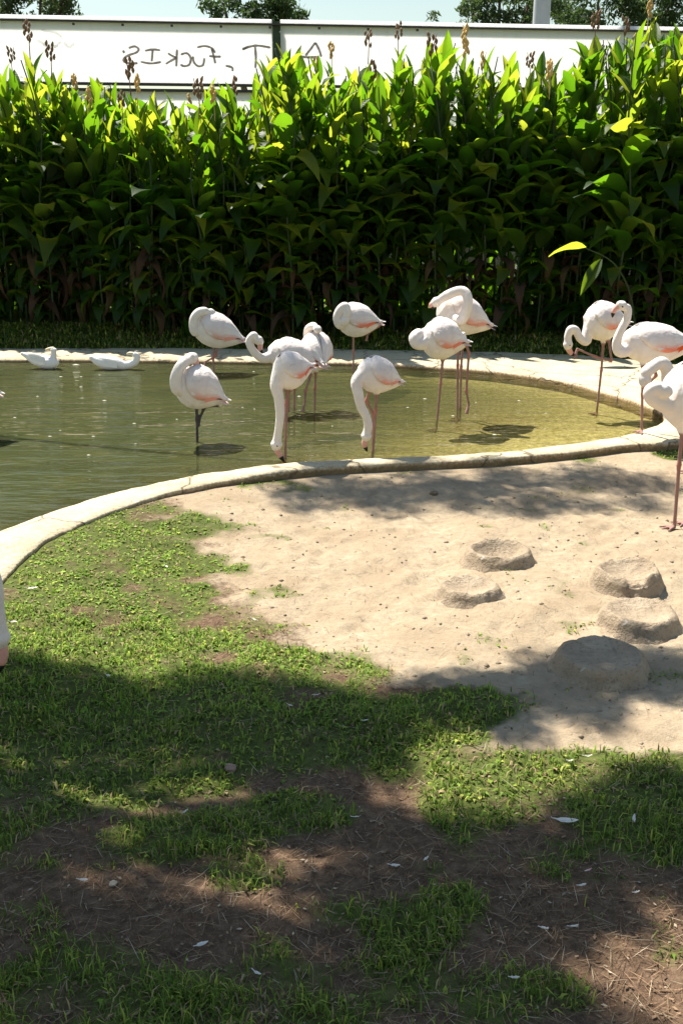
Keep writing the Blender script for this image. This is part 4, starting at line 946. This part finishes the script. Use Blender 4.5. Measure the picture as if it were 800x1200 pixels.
FE = [('long white feather lying on the shaded grass at right', 662, 968, .085, -.15), ('round white downy feather on the brown soil in the middle', 417, 963, .035, .3), ('small pink feather above the white one in the right foreground', 688, 1023, .030, .6, (.75, .35, .34)),
      ('white feather just below the pink one', 681, 1042, .030, .2), ('curled pale feather upright in the grass right of the long feather', 742, 968, .040, 1.3), ('pale feather at the grass edge under the shaded sand, left one', 667, 897, .030, .4), ('pale feather at the grass edge under the shaded sand, right one', 688, 893, .035, .1),
      ('white feather in the shadow band right of centre, upper', 372, 819, .034, .1), ('white feather in the shadow band right of centre, lower', 340, 831, .034, -.6), ('white feather in the shadow band at left', 129, 800, .040, -.8), ('pale feather on the sunny grass near the left edge', 40, 712, .060, .3),
      ('pale feather in the middle of the sunny grass', 196, 670, .035, -.9), ('pale feather where sunny grass meets bare sand', 298, 732, .042, -.5), ('small pale feather by the hanging flamingo head', 18, 752, .040, .2), ('torn white feather low in the left foreground grass', 236, 1112, .042, .5), ('pale feather on soil left of centre in the foreground', 99, 1039, .035, -.1),
      ('grey-white feather on soil below the middle, left one', 463, 1021, .038, -.3), ('grey-white feather on soil below the middle, right one', 498, 1012, .028, .9), ('pale flat feather beside another low in the right foreground', 672, 1091, .032, .05), ('pale flat feather left of its twin low in right foreground', 637, 1094, .028, -.3), ('pale feather by the pond rim at the grass corner', 160, 607, .05, .5),
      ('tiny white feather on the soil at right of the pink one', 745, 1056, .024, .2), ('white feather on dark grass left of centre', 218, 955, .03, .9), ('small white feather on the shaded grass in the centre', 427, 849, .03, .4), ('pale feather in the lower right grass', 600, 1154, .03, .1), ('bent white feather at the bottom left of centre', 300, 1148, .034, -.7)]
for q in FE: feather(*q)
def stone(label, px, py, r, col):
    c = gp(px, py); bm = bmesh.new(); bmesh.ops.create_icosphere(bm, subdivisions=2, radius=r)
    for v in bm.verts: v.co *= 1 + random.uniform(-.14, .14); v.co.z *= .5
    me = bpy.data.meshes.new('pebble'); bm.to_mesh(me); bm.free(); o = add('pebble', me, mat_simple('pebble', col, .85, 40, .3, .4), None, (c[0], c[1], hz(c) + r * .25)); tag(o, label, 'pebble')
stone('reddish brown pebble on the soil at the grass edge', 270, 896, .022, (.30, .19, .14)); stone('pale pebble on the soil in left foreground', 133, 1037, .012, (.38, .31, .22)); stone('small dark clod on the sand beside the rim shade', 508, 582, .03, (.16, .12, .08))
def build_floaters():
    V = []; F = []; pts = [(18, 423), (88, 428), (67, 432), (94, 442), (70, 442), (115, 440), (98, 454), (300, 436), (74, 505), (107, 512), (60, 512), (103, 534), (155, 497), (285, 478), (300, 480), (205, 492), (480, 478), (500, 468), (530, 488), (560, 472), (350, 465), (120, 470), (45, 465), (390, 500), (260, 440), (610, 470), (640, 485), (580, 510), (20, 490), (215, 460)]
    for k, (px, py) in enumerate(pts):
        c = gp(px + random.uniform(-3, 3), py, WATZ); r = random.uniform(.006, .014) * (3.0 if k < 2 else 1); i0 = len(V); n = 7
        V += [(c[0] + r * 1.5 * math.cos(a * 6.283 / n) * random.uniform(.7, 1.2), c[1] + r * .7 * math.sin(a * 6.283 / n), WATZ + .004) for a in range(n)] + [(c[0], c[1], WATZ + .006 + r * .3)]
        F += [(i0 + a, i0 + (a + 1) % n, i0 + n) for a in range(n)]
    o = add('floating_down', mk_mesh('floating_down', V, F, np.tile([.50, .48, .38], (len(V), 1))), M['feather']); tag(o, 'tiny flecks of pale down floating on the pond', 'down', kind='stuff')
build_floaters()
